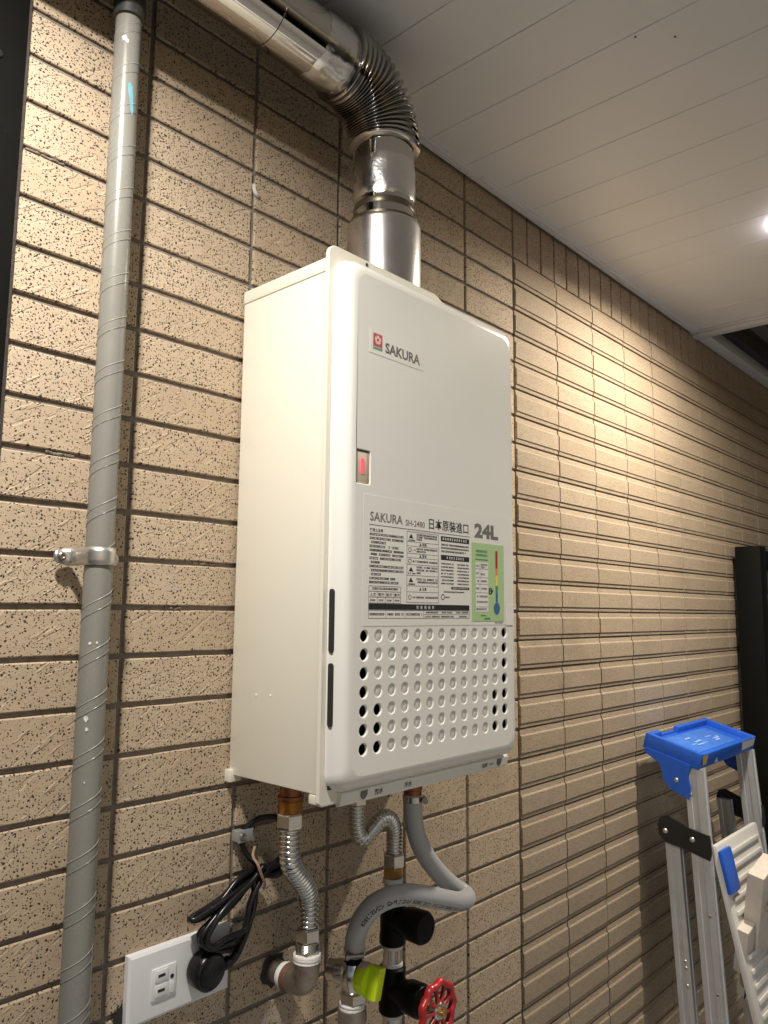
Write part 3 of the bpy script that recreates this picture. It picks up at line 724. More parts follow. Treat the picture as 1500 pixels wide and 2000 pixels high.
# ================================================================== DOWNPIPE + CLAMP
DP = thing('conduit_pipe', 'grey spiral-wrapped pipe running up the wall left of the heater', 'pipe', (.107, -.030, -1.5))
PXc, PYc, PR = .1040, -.0360, .0138
m = MB(); m.lathe([(0, PR), (.72 + 1.5, PR)], (PXc, PYc, -1.5), (0, 0, 1), 36); m.build('pipe_body', M_PVC, DP)
m = MB(); m.lathe([(0, PR + .0005), (.001, PR + .0030), (.125, PR + .0032)], (PXc, PYc, .636), (0, 0, 1), 36); m.build('pipe_socket', pm('shaded_socket', (.035, .038, .034), .5, var=.2), DP)  # socket colour darkened to stand in for the shadow at the pipe top
def helix(z0, z1, pitch, ph, r, tw):
    b = MB(); nn = int((z1 - z0) / pitch * 36); pts = []
    for i in range(nn + 1):
        z_ = z0 + (z1 - z0) * i / nn; a = 2 * math.pi * (z_ - z0) / pitch + ph; pts.append((a, z_))
    vs = []; fs = []
    for a, z_ in pts:
        for dr, dz in ((-.0002, -tw), (.00042, -tw * .3), (.00042, tw * .3), (-.0002, tw)):
            vs.append((PXc + (r + dr) * math.cos(a), PYc + (r + dr) * math.sin(a), z_ + dz))
    for i in range(len(pts) - 1):
        for k in range(3): fs.append((i * 4 + k, i * 4 + k + 1, i * 4 + 5 + k, i * 4 + 4 + k))
    b.add(vs, fs); return b
helix(-1.4, .71, .0475, .4, PR, .0007).build('wrap_edge', M_WRAP, DP, smooth=180)
helix(-1.4, .71, .0475, 1.75, PR, .0006).build('wrap_edge', M_PVC, DP, smooth=180)
def patch(cx_a, z0, pts, mat, name):
    b = MB(); b.add([(PXc + (PR + .0005) * math.cos(cx_a + u / PR), PYc + (PR + .0005) * math.sin(cx_a + u / PR), z0 + v) for u, v in pts], [tuple(range(len(pts)))]); b.build(name, mat, DP, smooth=0)
FA = math.atan2(-.739, -.387)             # direction from the pipe to the viewer
patch(FA + .42, .536, [(-.0035, .018), (-.001, .021), (.0015, .016), (.003, .004), (.0042, -.010), (.003, -.016), (.0006, -.011), (-.0008, -.001), (-.002, .006)], M_BLUEMARK, 'paint_mark')
rk = random.Random(9)
for da, z_, s_ in ((-.25, .606, .0036), (-.05, .603, .0022), (-.3, -.035, .0018), (.15, -.034, .0014), (-.28, -.106, .0026), (-.22, -.116, .002), (-.15, -.165, .001)):
    patch(FA + da, z_, [(s_ * rk.uniform(.5, 1.1) * math.cos(a), s_ * rk.uniform(.6, 1.5) * math.sin(a)) for a in [2 * math.pi * k / 9 for k in range(9)]], M_WHITEMARK, 'paint_mark')
CL = thing('pipe_clamp', 'shiny metal clamp strap screwed over the grey pipe', 'clamp', (PXc, -.003, .050))
b = MB(); outl = []
for t in (-.027, -.0205): outl.append((PXc + t, -.0105))
outl.append((PXc - PR - .0045, -.0118)); outl.append((PXc - PR - .0022, -.016))
for k in range(15):
    a = math.radians(180 + 180 * k / 14); outl.append((PXc + (PR + .0017) * math.cos(a), PYc + (PR + .0017) * math.sin(a)))
outl += [(PXc + PR + .0022, -.014), (PXc + PR + .0045, -.006)]
for t in (.0215, .031): outl.append((PXc + t, -.0035))
vs = []; fs = []; nn = len(outl)
hw = [.0075, .009, .009] + [.009] * (nn - 6) + [.009, .009, .0075]
for (px_, py_), h in zip(outl, hw):
    nx = .0009
    for z_ in (.050 - h, .050 - h * .4, .050 + h * .4, .050 + h): vs.append((px_, py_ + (-.0005 if abs(z_ - .05) < h * .5 else 0), z_))
for i in range(nn - 1):
    for k in range(3): fs.append((i * 4 + k, i * 4 + k + 1, i * 4 + 5 + k, i * 4 + 4 + k))
b.add(vs, fs)
for sgn, xx, ye in ((-1, PXc - .027, -.0105), (1, PXc + .031, -.0035)):
    pts = [(xx + sgn * .0075 * math.sin(math.pi * k / 8), ye - .0001, .050 - .0075 * math.cos(math.pi * k / 8)) for k in range(9)]; b.add(pts, [tuple(range(9))])
o = b.build('strap', M_CLAMP, CL, smooth=35); sl = o.modifiers.new('thick', 'SOLIDIFY'); sl.thickness = .0012
for xx, ye in ((PXc - .0268, -.0115), (PXc + .0285, -.0045)):
    b = MB(); b.lathe([(0, .0045), (.0016, .0042), (.0028, .0030), (.0029, .0022), (.0018, .0012), (.0018, .0002)], (xx, ye, .0500), (0, -1, 0), 16, caps=False); b.build('screw', M_SCREW, CL, smooth=30)

# ================================================================== PLUMBING
def corrugated(path, r0, amp, pitch, name, mat, parent, seg=22):
    p = resample(spline(path, 14), pitch / 10); L_ = 0; rad = []; last = p[0]
    for q in p:
        L_ += (q - last).length; last = q; ph = (L_ / pitch) % 1; rad.append(r0 + amp * math.sin(math.pi * ph) ** .8)
    b = MB(); b.tube(p, rad, seg); return b.build(name, mat, parent, smooth=180)
def hexnut(name, o_, axis, h, r, mat, parent):
    b = MB(); b.lathe([(0, r * .90), (h * .12, r), (h * .88, r), (h, r * .90)], o_, axis, 6); x_ = b.build(name, mat, parent, smooth=0); return x_
def threads(name, o_, axis, h, r, mat, parent, pitch=.0016):
    prof = []; k = 0
    while k * pitch / 2 <= h: prof.append((k * pitch / 2, r + (.0007 if k % 2 else 0))); k += 1
    b = MB(); b.lathe(prof, o_, axis, 24); return b.build(name, mat, parent, smooth=60)
def tapering(name, o_, axis, h, r, mat, parent, seed=1):
    rq = random.Random(seed); b = MB(); prof = [(0, r - .0012)] + [(h * k / 9, r + rq.uniform(-.0005, .0009)) for k in range(1, 9)] + [(h, r - .0012)]
    b.lathe(prof, o_, axis, 22); return b.build(name, mat, parent, smooth=180)
DN = Vector((0, 0, -1))
# hot water hose
HH = thing('hot_water_hose', 'wavy corrugated steel hose below the heater, ending at a wall elbow', 'hose', (.3745, -.06, -.40))
threads('threaded_stub', HOT + Vector((0, 0, -.2142)), DN, .014, .0135, M_BRASS, HH)
hexnut('nut', HOT + Vector((0, 0, -.2285)), DN, .0165, .0158, M_CHROME, HH)
corrugated([(.3300, -.075, -.2445), (.3302, -.075, -.258), (.3306, -.075, -.272), (.3345, -.0735, -.286), (.3470, -.070, -.301), (.3625, -.065, -.316), (.3725, -.061, -.331), (.3752, -.060, -.346), (.3748, -.060, -.3675)], .0088, .0038, .0056, 'corrugated_tube', M_FLEX, HH)
hexnut('nut', (.3746, -.060, -.3670), DN, .0155, .0150, M_CHROME, HH)
threads('threaded_nipple', (.3744, -.060, -.3828), DN, .009, .0136, M_CHROME, HH)
hexnut('reducer', (.3743, -.060, -.3905), DN, .006, .0150, M_CHROME, HH)
# elbow into the wall
EL = thing('wall_elbow', 'weathered metal pipe elbow coming out of the wall under the corrugated hose', 'pipe elbow', (.3742, -.001, -.428))
tapering('sealing_tape', (.3743, -.060, -.3950), DN, .010, .0162, M_TAPE, EL, 3)
pth = spline([(.3743, -.060, -.4040), (.3743, -.060, -.416), (.3743, -.0565, -.4255), (.3743, -.048, -.4305), (.3743, -.036, -.4315)], 8)
m = MB(); m.tube(pth, [.0158] * 4 + [.0148] * (len(pth) - 8) + [.0150] * 4, 26); m.build('elbow_body', M_IRON, EL, smooth=60)
threads('rusty_thread', (.3743, -.0370, -.4315), (0, 1, 0), .010, .0148, M_RUST, EL, .0022)
tapering('sealing_tape', (.3743, -.0285, -.4315), (0, 1, 0), .011, .0140, M_TAPE, EL, 5)
m = MB(); m.lathe([(0, .0125), (.0225, .0125)], (.3743, -.0185, -.4315), (0, 1, 0), 24); m.build('pipe_stub', M_IRON, EL)
m = MB(); rq = random.Random(4); n_ = 22
a1 = [(.3743 + (.0128) * math.cos(2 * math.pi * k / n_), -.0012, -.4315 + (.0128) * math.sin(2 * math.pi * k / n_)) for k in range(n_)]
a2 = [(.3743 + (.0180 + rq.uniform(-.002, .004)) * math.cos(2 * math.pi * k / n_), -.0010, -.4315 + (.0180 + rq.uniform(-.002, .004)) * math.sin(2 * math.pi * k / n_)) for k in range(n_)]
m.add(a1 + a2, [(k, (k + 1) % n_, n_ + (k + 1) % n_, n_ + k) for k in range(n_)]); m.build('broken_hole', M_SLOT, EL, smooth=0)
# cold water hose
CH = thing('cold_water_hose', 'small corrugated steel hose bent in an S under the heater', 'hose', (.508, -.075, -.31))
hexnut('nut', COLD + Vector((0, 0, -.2270)), DN, .012, .0125, M_CHROME, CH)
corrugated([(.4385, -.075, -.238), (.4388, -.075, -.252), (.4394, -.0752, -.266), (.4440, -.076, -.2775), (.4540, -.0775, -.2790), (.4645, -.079, -.2715), (.4760, -.080, -.2635), (.4890, -.0795, -.2625), (.5000, -.078, -.2695), (.5065, -.0765, -.2815), (.5085, -.075, -.295), (.5083, -.075, -.3105)], .0074, .0031, .0045, 'corrugated_tube', M_FLEX, CH)
hexnut('nut', (.5080, -.075, -.3100), DN, .0165, .0145, M_CHROME, CH)
# cold water pipe with two black valves
CP = thing('cold_water_pipe', 'upright water pipe with two black valve bodies and a red handwheel', 'pipe', (.507, -.075, -1.5))
CXp = .5068
hexnut('union', (CXp, -.075, -.3262), DN, .0135, .0135, M_BRASS, CP)
tapering('sealing_tape', (CXp, -.075, -.3398), DN, .006, .0130, M_TAPE, CP, 7)
m = MB(); m.lathe([(0, .0118), (.030, .0118)], (CXp, -.075, -.3455), DN, 24); m.build('nipple', M_CHROME, CP)
def valve_body(z0, z1, bz, blen, name):
    b = MB(); h = z0 - z1
    b.lathe([(0, .0150), (.002, .0172), (h * .22, .0172), (h * .30, .0160), (h * .70, .0160), (h * .78, .0168), (h - .002, .0168), (h, .0148)], (CXp, -.075, z0), DN, 28)
    b.lathe([(0, .0150), (.018, .0165), (.026, .0195), (blen - .004, .0198), (blen, .0170), (blen + .0008, .001)], (CXp, -.078, bz), (0, -1, 0), 28)
    return b.build(name, M_BLACKV, CP, smooth=40)
valve_body(-.3690, -.4200, -.3880, .052, 'valve_body')
tapering('sealing_tape', (CXp, -.075, -.4198), DN, .0055, .0125, M_TAPE, CP, 8)
m = MB(); m.lathe([(0, .0122), (.018, .0122)], (CXp, -.075, -.4240), DN, 24); m.build('nipple', M_CHROME, CP)
tapering('sealing_tape', (CXp, -.075, -.4405), DN, .0055, .0128, M_TAPE, CP, 9)
valve_body(-.4455, -.5010, -.4735, .048, 'valve_body')
tapering('sealing_tape', (CXp, -.075, -.5008), DN, .006, .0128, M_TAPE, CP, 10)
m = MB(); m.lathe([(0, .0120), (.995, .0120)], (CXp, -.075, -.5050), DN, 24); m.build('lower_pipe', M_CHROME, CP)
m = MB(); m.lathe([(0, .0085), (.012, .0080), (.013, .0055), (.026, .0050)], (CXp, -.1262, -.4745), (0, -1, 0), 20); m.build('stem', M_BRASS, CP)
# handwheel: scalloped rim, spokes and hub
WC = Vector((CXp, -.1480, -.4745)); b = MB(); seg = 72; vs = []; fs = []
for k in range(seg):
    a = 2 * math.pi * k / seg; sc = .0290 + .0016 * math.cos(9 * a); u = Vector((math.cos(a), 0, math.sin(a)))
    for j in range(8):
        t = 2 * math.pi * j / 8; vs.append(WC + u * (sc + .0046 * math.cos(t)) + Vector((0, .0052 * math.sin(t), 0)))
for k in range(seg):
    for j in range(8): fs.append((k * 8 + j, k * 8 + (j + 1) % 8, ((k + 1) % seg) * 8 + (j + 1) % 8, ((k + 1) % seg) * 8 + j))
b.add(vs, fs); wheel = b.build('handwheel', M_RED, CP, smooth=60)
for k in range(9):
    a = 2 * math.pi * (k + .5) / 9; d = Vector((math.cos(a), 0, math.sin(a))); b = MB()
    b.tube([WC + d * .0085 + Vector((0, -.0020, 0)), WC + d * .016 + Vector((0, -.0008, 0)), WC + d * .0275], [.0032, .0026, .0032], 8); b.build('spoke', M_RED, wheel)
b = MB(); b.lathe([(-.006, .0095), (.004, .0105), (.006, .0090), (.0061, .001)], WC, (0, -1, 0), 24); b.build('hub', M_CHROME, wheel)
b = MB(); b.lathe([(0, .0052), (.005, .0052), (.006, .0042)], WC + Vector((0, -.0058, 0)), (0, -1, 0), 6); b.build('hub_nut', M_BRASS, wheel, smooth=0)
# gas hose
GH = thing('gas_hose', 'grey rubber gas hose looping below the heater with printed lettering', 'hose', (.437, -.075, -.41))
gp = spline([(.528, -.090, -.2385), (.5282, -.090, -.254), (.5300, -.090, -.270), (.5372, -.090, -.2938), (.5527, -.092, -.3200), (.5790, -.0955, -.3490), (.6020, -.101, -.3690), (.6120, -.110, -.3775), (.6020, -.121, -.3790), (.5680, -.131, -.3715), (.5150, -.138, -.3520), (.4680, -.140, -.3360), (.4375, -.1335, -.3325), (.4235, -.118, -.3430), (.4228, -.1000, -.3640), (.4290, -.0855, -.3870), (.4370, -.0760, -.4065), (.4378, -.0750, -.4140)], 14)
gp = resample(gp, .0022)
m = MB(); m.tube(gp, .0122, 22); m.build('hose_body', M_HOSE, GH, smooth=180)
def hose_clip(c, axis, parent, side):
    b = MB(); b.lathe([(0, .0128), (.0003, .0134), (.0072, .0134), (.0075, .0128)], c, axis, 26); b.build('hose_clip', M_CHROME, parent)
    b = MB(); p = Vector(c) + Vector(side) * .0150 + Vector(axis) * .004; a = Vector(axis).cross(Vector(side))
    b.lathe([(-.009, .0030), (.009, .0030), (.0092, .0042), (.013, .0042)], p, a, 12); b.build('clip_screw', M_SCREW, parent)
hose_clip((.528, -.090, -.2400), (0, 0, -1), GH, (.7, -.7, 0))
hose_clip((.4375, -.0752, -.4040), (0, 0, -1), GH, (-.6, -.8, 0))
# printed lettering wrapped on the hose
def wrap_text(body, path, s0, length, angvec, height, r, mat, parent, name):
    fr_ = frames(path); L_ = [0]
    for a, b_ in zip(path, path[1:]): L_.append(L_[-1] + (b_ - a).length)
    vs, fs = text_mesh(body, .02, 1); ax = min(v.x for v in vs); bx = max(v.x for v in vs); ay = min(v.y for v in vs); by = max(v.y for v in vs); out = []
    for v in vs:
        s = s0 + (v.x - ax) / (bx - ax) * length; i = 0
        while i < len(L_) - 2 and L_[i + 1] < s: i += 1
        t = (s - L_[i]) / (L_[i + 1] - L_[i]); p = path[i].lerp(path[i + 1], t); tg = (path[i + 1] - path[i]).normalized()
        d = Vector(angvec(t + i)); d = (d - tg * d.dot(tg)).normalized(); q = tg.cross(d)
        an = ((v.y - (ay + by) / 2) / (by - ay)) * height / r
        out.append(p + (d * math.cos(an) + q * math.sin(an)) * (r + .00015))
    b = MB(); b.add(out, fs); b.build(name, mat, parent, smooth=0)
wrap_text('NG/LPG CNS13858 NG/LPG  CNS13858 NG/LPG CNS13858', gp, .205, .205, lambda t: (-.66, -.62, -.22), .0056, .0122, M_HOSEINK, GH, 'hose_lettering')
# gas cock
GV = thing('gas_valve', 'metal gas cock with a lime green knob on a pipe from below', 'valve', (.4365, -.075, -1.5))
GX = .4362
threads('hose_barb', (GX + .001, -.075, -.4120), DN, .012, .0098, M_BLACKV, GV, .003)
m = MB(); m.lathe([(0, .0125), (.004, .0140), (.010, .0165), (.020, .0170), (.028, .0140), (.033, .0125)], (GX, -.075, -.4200), DN, 28); m.lathe([(0, .0145), (.010, .0145), (.012, .0125), (.022, .0120)], (GX - .004, -.066, -.4330), (-.35, .93, 0), 24); m.build('cock_body', M_CHROME, GV)
hexnut('hex_collar', (GX - .0005, -.075, -.4515), DN, .0130, .0165, M_CHROME, GV)
tapering('sealing_tape', (GX - .0012, -.075, -.4640), DN, .0075, .0150, M_TAPE, GV, 12)
m = MB(); m.lathe([(0, .0170), (.014, .0175), (.016, .0155), (1.02, .0150)], (GX - .0012, -.075, -.4710), DN, 28); m.build('riser', M_IRON, GV)
KA = Vector((.12, -.985, -.05)).normalized(); K0 = Vector((GX, -.088, -.4335))
m = MB(); m.lathe([(0, .0168), (.002, .0178), (.012, .0178), (.0140, .0168), (.0142, .001)], K0, KA, 30); kn = m.build('knob', M_YELLOW, GV)
bx_ = MB(); rotm = Matrix.Translation(K0 + KA * .0145) @ KA.to_track_quat('Y', 'Z').to_matrix().to_4x4() @ Matrix.Rotation(math.radians(-14), 4, 'Y')
bx_.bevbox(-.0070, .0070, -.004, .0140, -.0178, .0178, .0022, mat=rotm); bx_.build('knob_grip', M_YELLOW, kn)
b = MB(); u = Vector((.99, .12, 0)).normalized(); up = KA.cross(u) * -1
pts = [K0 + KA * t + (Vector((0, 0, 1)) * math.cos(a) + u * math.sin(a)) * .01805 for t, a in ((.0015, -.55), (.0125, -.55), (.0125, -.2), (.0125, .15), (.0015, .15), (.0015, -.2))]
b.add(pts, [tuple(range(6))]); b.build('knob_sticker', M_PINK, kn, smooth=0)

# ================================================================== OUTLET, CORD
OU = thing('wall_outlet', 'white plastic wall outlet plate with one socket beside the black plug', 'outlet', (.2395, -.002, -.394))
OX0, OX1, OZ0, OZ1 = .1752, .3030, -.4270, -.3562
m = MB(); 
pts = [(OX0, OX1, OZ0, OZ1, -.0002), (OX0 + .0004, OX1 - .0004, OZ0 + .0004, OZ1 - .0004, -.0060), (OX0 + .0035, OX1 - .0035, OZ0 + .0035, OZ1 - .0035, -.0080), (OX0 + .010, OX1 - .010, OZ0 + .0125, OZ1 - .0125, -.0088)]
vs = []; fs = []
for (a, b_, c, d, y) in pts: vs += [(a, y, c), (b_, y, c), (b_, y, d), (a, y, d)]
for i in range(3):
    for k in range(4): fs.append((i * 4 + k, i * 4 + (k + 1) % 4, i * 4 + 4 + (k + 1) % 4, i * 4 + 4 + k))
fs.append((12, 13, 14, 15)); m.add(vs, fs); m.build('plate', M_OUTLET, OU, smooth=15)
m = MB(); m.bevbox(.2015, .2310, -.0105, -.0086, -.4075, -.3760, .0008); so = m.build('socket_insert', M_OUTLET, OU)
for zz_ in (-.3838, -.3985):
    m = MB(); m.bevbox(.2050, .2205, -.0116, -.0104, zz_ - .0058, zz_ + .0058, .0010); f_ = m.build('socket_face', M_OUTLET, so)
    m = MB(); m.box(.2082, .2165, -.0119, -.0117, zz_ - .0012, zz_ + .0016); m.build('slot', M_SLOT, so, smooth=0)
m = MB(); m.lathe([(0, .0022), (.0004, .0022)], (.2255, -.01065, -.3885), (0, -1, 0), 12); m.build('earth_hole', M_SLOT, so)
m = MB(); m.bevbox(.2228, .2282, -.0114, -.0104, -.4040, -.3930, .0010); m.build('earth_cover', M_OUTLET, so)
m = MB(); rq = random.Random(8); m.add([(.1640 + .0115 * k / 7, -.0006, -.4100 + rq.uniform(-.002, .004) + (.006 if 2 < k < 7 else 0)) for k in range(8)] + [(.1755 - .0100 * k / 7, -.0006, -.4205 + rq.uniform(-.003, .001)) for k in range(8)], [tuple(range(16))]); m.build('broken_tile_gap', M_SLOT, OU, smooth=0)
PC = thing('power_cord', 'coiled black power cord with a round plug in the outlet', 'cord', (.2500, -.012, -.39))
m = MB(); PLA = Vector((.05, -.995, -.03)).normalized()
m.lathe([(0, .0190), (.004, .0200), (.018, .0200), (.0205, .0178), (.0208, .0172), (.0195, .0160), (.0195, .001)], (.2625, -.0095, -.3915), PLA, 32); m.build('plug', M_CORD, PC, smooth=50)
m = MB(); m.tube(spline([(.2700, -.0180, -.3930), (.2830, -.0190, -.3930), (.2920, -.0250, -.3890), (.2970, -.0290, -.3810)], 6), [.0090] * 6 + [.0070] * 6 + [.0050] * 7, 14); m.build('plug_neck', M_CORD, PC, smooth=180)
def cordpath(name, pts, r=.0033): 
    b = MB(); b.tube(resample(spline(pts, 10), .003), r, 10); b.build(name, M_CORD, PC, smooth=180)
# px-measured loops, lying on the wall
cordpath('cord', [(.3403, -.07, -.2000), (.3424, -.055, -.2408), (.3442, -.03, -.2438), (.3331, -.018, -.2457), (.323, -.010, -.2534), (.3145, -.0085, -.2666), (.3181, -.012, -.2831), (.3266, -.018, -.2939), (.3323, -.016, -.3011)])
cordpath('cord', [(.3323, -.016, -.3011), (.3082, -.016, -.3103), (.2774, -.016, -.3246), (.248, -.016, -.3325), (.2416, -.019, -.3354), (.2593, -.022, -.334), (.2889, -.022, -.3236), (.3261, -.02, -.3085), (.3556, -.018, -.3066), (.3709, -.016, -.3041), (.3736, -.016, -.3126), (.3598, -.018, -.3163), (.3261, -.022, -.3098), (.2957, -.024, -.3284), (.2664, -.024, -.3442), (.2508, -.022, -.3538), (.2586, -.021, -.3694), (.2812, -.021, -.3772), (.3034, -.021, -.3771), (.3188, -.02, -.3612), (.323, -.019, -.3387), (.3337, -.016, -.3168)])
cordpath('cord', [(.3337, -.016, -.3168), (.3300, -.018, -.3020), (.3258, -.02, -.2991), (.3076, -.02, -.3092), (.2744, -.02, -.3231), (.2444, -.02, -.333), (.2377, -.023, -.3322), (.2559, -.026, -.3317), (.2891, -.026, -.3185), (.3221, -.024, -.3083), (.3469, -.022, -.3036), (.3676, -.02, -.2974), (.3692, -.02, -.3096), (.3567, -.022, -.313), (.3218, -.026, -.309), (.2896, -.028, -.3238), (.2602, -.028, -.339), (.2469, -.026, -.3497), (.2554, -.025, -.3655), (.2764, -.025, -.3747), (.3012, -.025, -.3762), (.3142, -.024, -.3562), (.3243, -.023, -.3401), (.3271, -.02, -.3147)])
cordpath('cord', [(.3271, -.02, -.3147), (.3260, -.022, -.3020), (.3263, -.024, -.2987), (.2992, -.024, -.3054), (.2739, -.024, -.3235), (.2416, -.024, -.3288), (.2363, -.027, -.332), (.2513, -.03, -.328), (.2837, -.03, -.3184), (.3202, -.028, -.3078), (.3491, -.026, -.3009), (.3627, -.024, -.2969), (.3656, -.024, -.3049), (.3495, -.026, -.3101), (.3193, -.03, -.3091), (.3156, -.033, -.3362), (.3069, -.034, -.3583), (.2992, -.032, -.3766), (.2942, -.028, -.3880), (.2880, -.024, -.3920), (.2800, -.021, -.3930)])
ck = random.Random(17)
for q in range(2):
    dx = .004 + .005 * q; base = [(.3300, -.0300, -.2960), (.3080, -.031, -.3110), (.2760, -.032, -.3270), (.2500 + dx, -.032, -.3400), (.2440 + dx, -.031, -.3520), (.2520 + dx, -.030, -.3640), (.2780, -.031, -.3700 + dx), (.3000, -.031, -.3680 + dx), (.3110 - dx, -.031, -.3530), (.3170 - dx, -.031, -.3330), (.3240, -.030, -.3090), (.3380, -.029, -.3010), (.3540, -.028, -.2890 - dx), (.3630, -.027, -.2890), (.3600, -.026, -.3010)]
    cordpath('cord', [(x_ + ck.uniform(-.002, .002), y_ - .004 * q, z_ + ck.uniform(-.002, .002)) for x_, y_, z_ in base])
m = MB(); m.tube(spline([(.3201, -.026, -.274), (.3112, -.034, -.2805), (.3114, -.042, -.2870), (.3130, -.044, -.2930), (.3174, -.044, -.3024), (.3230, -.042, -.3110), (.3258, -.038, -.3186)], 6), .0016, 6); m.build('twist_tie', M_TIE, PC)
CC = thing('cord_clip', 'small grey clip screwed to the wall holding the black cord', 'clip', (.316, -.001, -.263))
m = MB(); m.bevbox(.3050, .3265, -.0145, -.0125, -.2700, -.2560, .0009); m.bevbox(.3050, .3165, -.0124, -.0006, -.2690, -.2570, .0009); m.build('bracket', M_CLIP, CC)
m = MB(); m.lathe([(0, .0045), (.0012, .0044), (.0024, .003), (.0016, .0012), (.0016, .0002)], (.3108, -.0146, -.2630), (0, -1, 0), 14, caps=False); m.build('screw', M_SCREW, CC)

# ================================================================== STEP LADDER
LD = thing('step_ladder', 'folded aluminium step ladder with a blue tray top leaning on the wall', 'ladder', (1.55, -.12, -1.5))
e = Vector((0, -.965, -.262)); nrm = Vector((0, -.262, .965)); X_ = Vector((1, 0, 0)); A0 = Vector((1.380, -.030, -.2555))
def LP(a, b_, c): return A0 + X_ * a + e * b_ + nrm * c     # along width, depth, height
LM = Matrix((( 1, 0, 0, A0.x), (0, e.y, nrm.y, A0.y), (0, e.z, nrm.z, A0.z), (0, 0, 0, 1)))
WD, DE = .344, .122
m = MB()
m.bevbox(0, WD, 0, DE, -.020, -.014, .002, mat=LM)                        # tray floor
m.bevbox(-.0005, .014, -.001, DE + .001, -.034, 0, .0035, mat=LM); m.bevbox(WD - .014, WD + .0005, -.001, DE + .001, -.034, 0, .0035, mat=LM)
m.bevbox(.0145, WD - .0145, DE - .011, DE + .0005, -.033, -.002, .003, mat=LM)
m.bevbox(.0145, .060, -.0005, .012, -.033, -.0005, .003, mat=LM); m.bevbox(.150, WD - .0145, -.0005, .012, -.033, -.0005, .003, mat=LM); m.bevbox(.0605, .1495, 0, .008, -.033, -.010, .002, mat=LM)
cap = m.build('tray_top', M_BLUE, LD, smooth=40)
m = MB(); m.bevbox(.045, WD - .06, .022, DE - .022, -.0138, -.0112, .001, mat=LM); m.build('tray_pad', M_BLUEWORN, cap)
rl = random.Random(6)
M_SCUFF = pm('scuff', (.30, .45, .78), .6, var=.2, scale=200)
for k in range(9):
    a = .09 + .15 * rl.random(); b_ = .035 + .05 * rl.random(); l_ = .012 + .03 * rl.random(); quad_ = [(a, b_), (a + l_, b_ + rl.uniform(-.004, .004)), (a + l_, b_ + .0035), (a, b_ + .003)]
    m = MB(); m.add([LP(p, q, -.0109 + .0001 * k) for p, q in quad_], [(0, 1, 2, 3)]); m.build('scuff_mark', M_SCUFF, cap, smooth=0)
# cheeks that carry the rails
for xa, xb in ((-.0025, .003), (WD - .003, WD + .0025)):
    pts = [(.006, -.030), (.006, -.040), (.045, -.052), (.058, -.078), (.075, -.092), (.118, -.098), (.116, -.075), (.106, -.056), (.106, -.030)]
    m = MB(); n_ = len(pts); m.add([LP(xa, p, q) for p, q in pts] + [LP(xb, p, q) for p, q in pts], [tuple(range(n_)), tuple(range(2 * n_ - 1, n_ - 1, -1))] + [(k, k + n_, (k + 1) % n_ + n_, (k + 1) % n_) for k in range(n_)]); m.build('cheek', M_BLUE, cap, smooth=0)
    m = MB(); m.lathe([(0, .0050), (.0016, .0046), (.003, .0025)], LP(xa if xa < .1 else xb, .085, -.070), (-1 if xa < .1 else 1, 0, 0), 14); m.build('rivet', M_CLAMP, cap)
for nm_, a, b_, mt in (('sticker', .004, .035, M_GOLDST), ('sticker', .245, .336, M_STICK)):
    m = MB(); m.add([LP(a, DE + .0014, -.003), LP(b_, DE + .0014, -.003), LP(b_, DE + .0014, -.021 if mt is M_STICK else -.026), LP(a + .01, DE + .0014, -.024)], [(0, 1, 2, 3)]); m.build(nm_, mt, cap, smooth=0)
m = MB(); m.add([LP(.085, DE + .0014, -.030), LP(.105, DE + .0014, -.028), LP(.090, DE + .0014, -.017)], [(0, 1, 2)]); m.build('warning_mark', M_STICK, cap, smooth=0)
def rail(name, x0, ya, yb, za, zb, w_, d_, splay=0.0):
    """ribbed box section; w_ along x, d_ along y"""
    g = .0018; prof = [(0, 0), (d_ * .28, 0), (d_ * .32, g), (d_ * .62, g), (d_ * .66, 0), (d_, 0), (d_, w_ * .25), (d_ - g, w_ * .3), (d_ - g, w_ * .7), (d_, w_ * .75), (d_, w_), (0, w_)]
    vs = []; n_ = len(prof)
    for y0, z0, dx in ((ya, za, 0), (yb, zb, splay)):
        for (dd, ww) in prof: vs.append((x0 + ww + dx, y0 - dd, z0))
    b = MB(); b.add(vs, [tuple(range(n_)), tuple(range(2 * n_ - 1, n_ - 1, -1))] + [(k, (k + 1) % n_, (k + 1) % n_ + n_, k + n_) for k in range(n_)]); return b.build(name, M_ALU, LD, smooth=0)
rail('front_rail', 1.383, -.108, -.180, -.318, -1.5, .026, .036, -.03); rail('front_rail', 1.695, -.108, -.180, -.318, -1.5, .026, .036, .06)
rail('rear_rail', 1.3845, -.060, -.128, -.440, -1.5, .022, .030, -.03); rail('rear_rail', 1.6965, -.060, -.128, -.440, -1.5, .022, .030, .06)
for xa in (1.3765, 1.7215):
    m = MB(); pts = [(-.056, -.425), (-.050, -.440), (-.052, -.462), (-.066, -.474), (-.110, -.482), (-.156, -.494), (-.160, -.480), (-.157, -.446), (-.110, -.436), (-.070, -.420)]
    m.prism(pts, 'x', xa, xa + .0055); br = m.build('link_plate', M_BLACKP, LD, smooth=0)
    for yy, zz_ in ((-.066, -.452), (-.122, -.459)):
        m = MB(); m.lathe([(0, .0056), (.0018, .005), (.0032, .0028)], (xa if xa < 1.5 else xa + .0055, yy, zz_), (-1 if xa < 1.5 else 1, 0, 0), 14); m.build('rivet', M_CLAMP, br)
for zz_, yy in ((-.372, -.121), (-.60, -.152), (-.742, -.162)):
    m = MB(); m.lathe([(0, .003), (.0012, .002)], (1.383 - .03 * (-.318 - zz_) / 1.18, yy, zz_), (-1, 0, 0), 10); m.build('rivet', M_SCREW, LD)
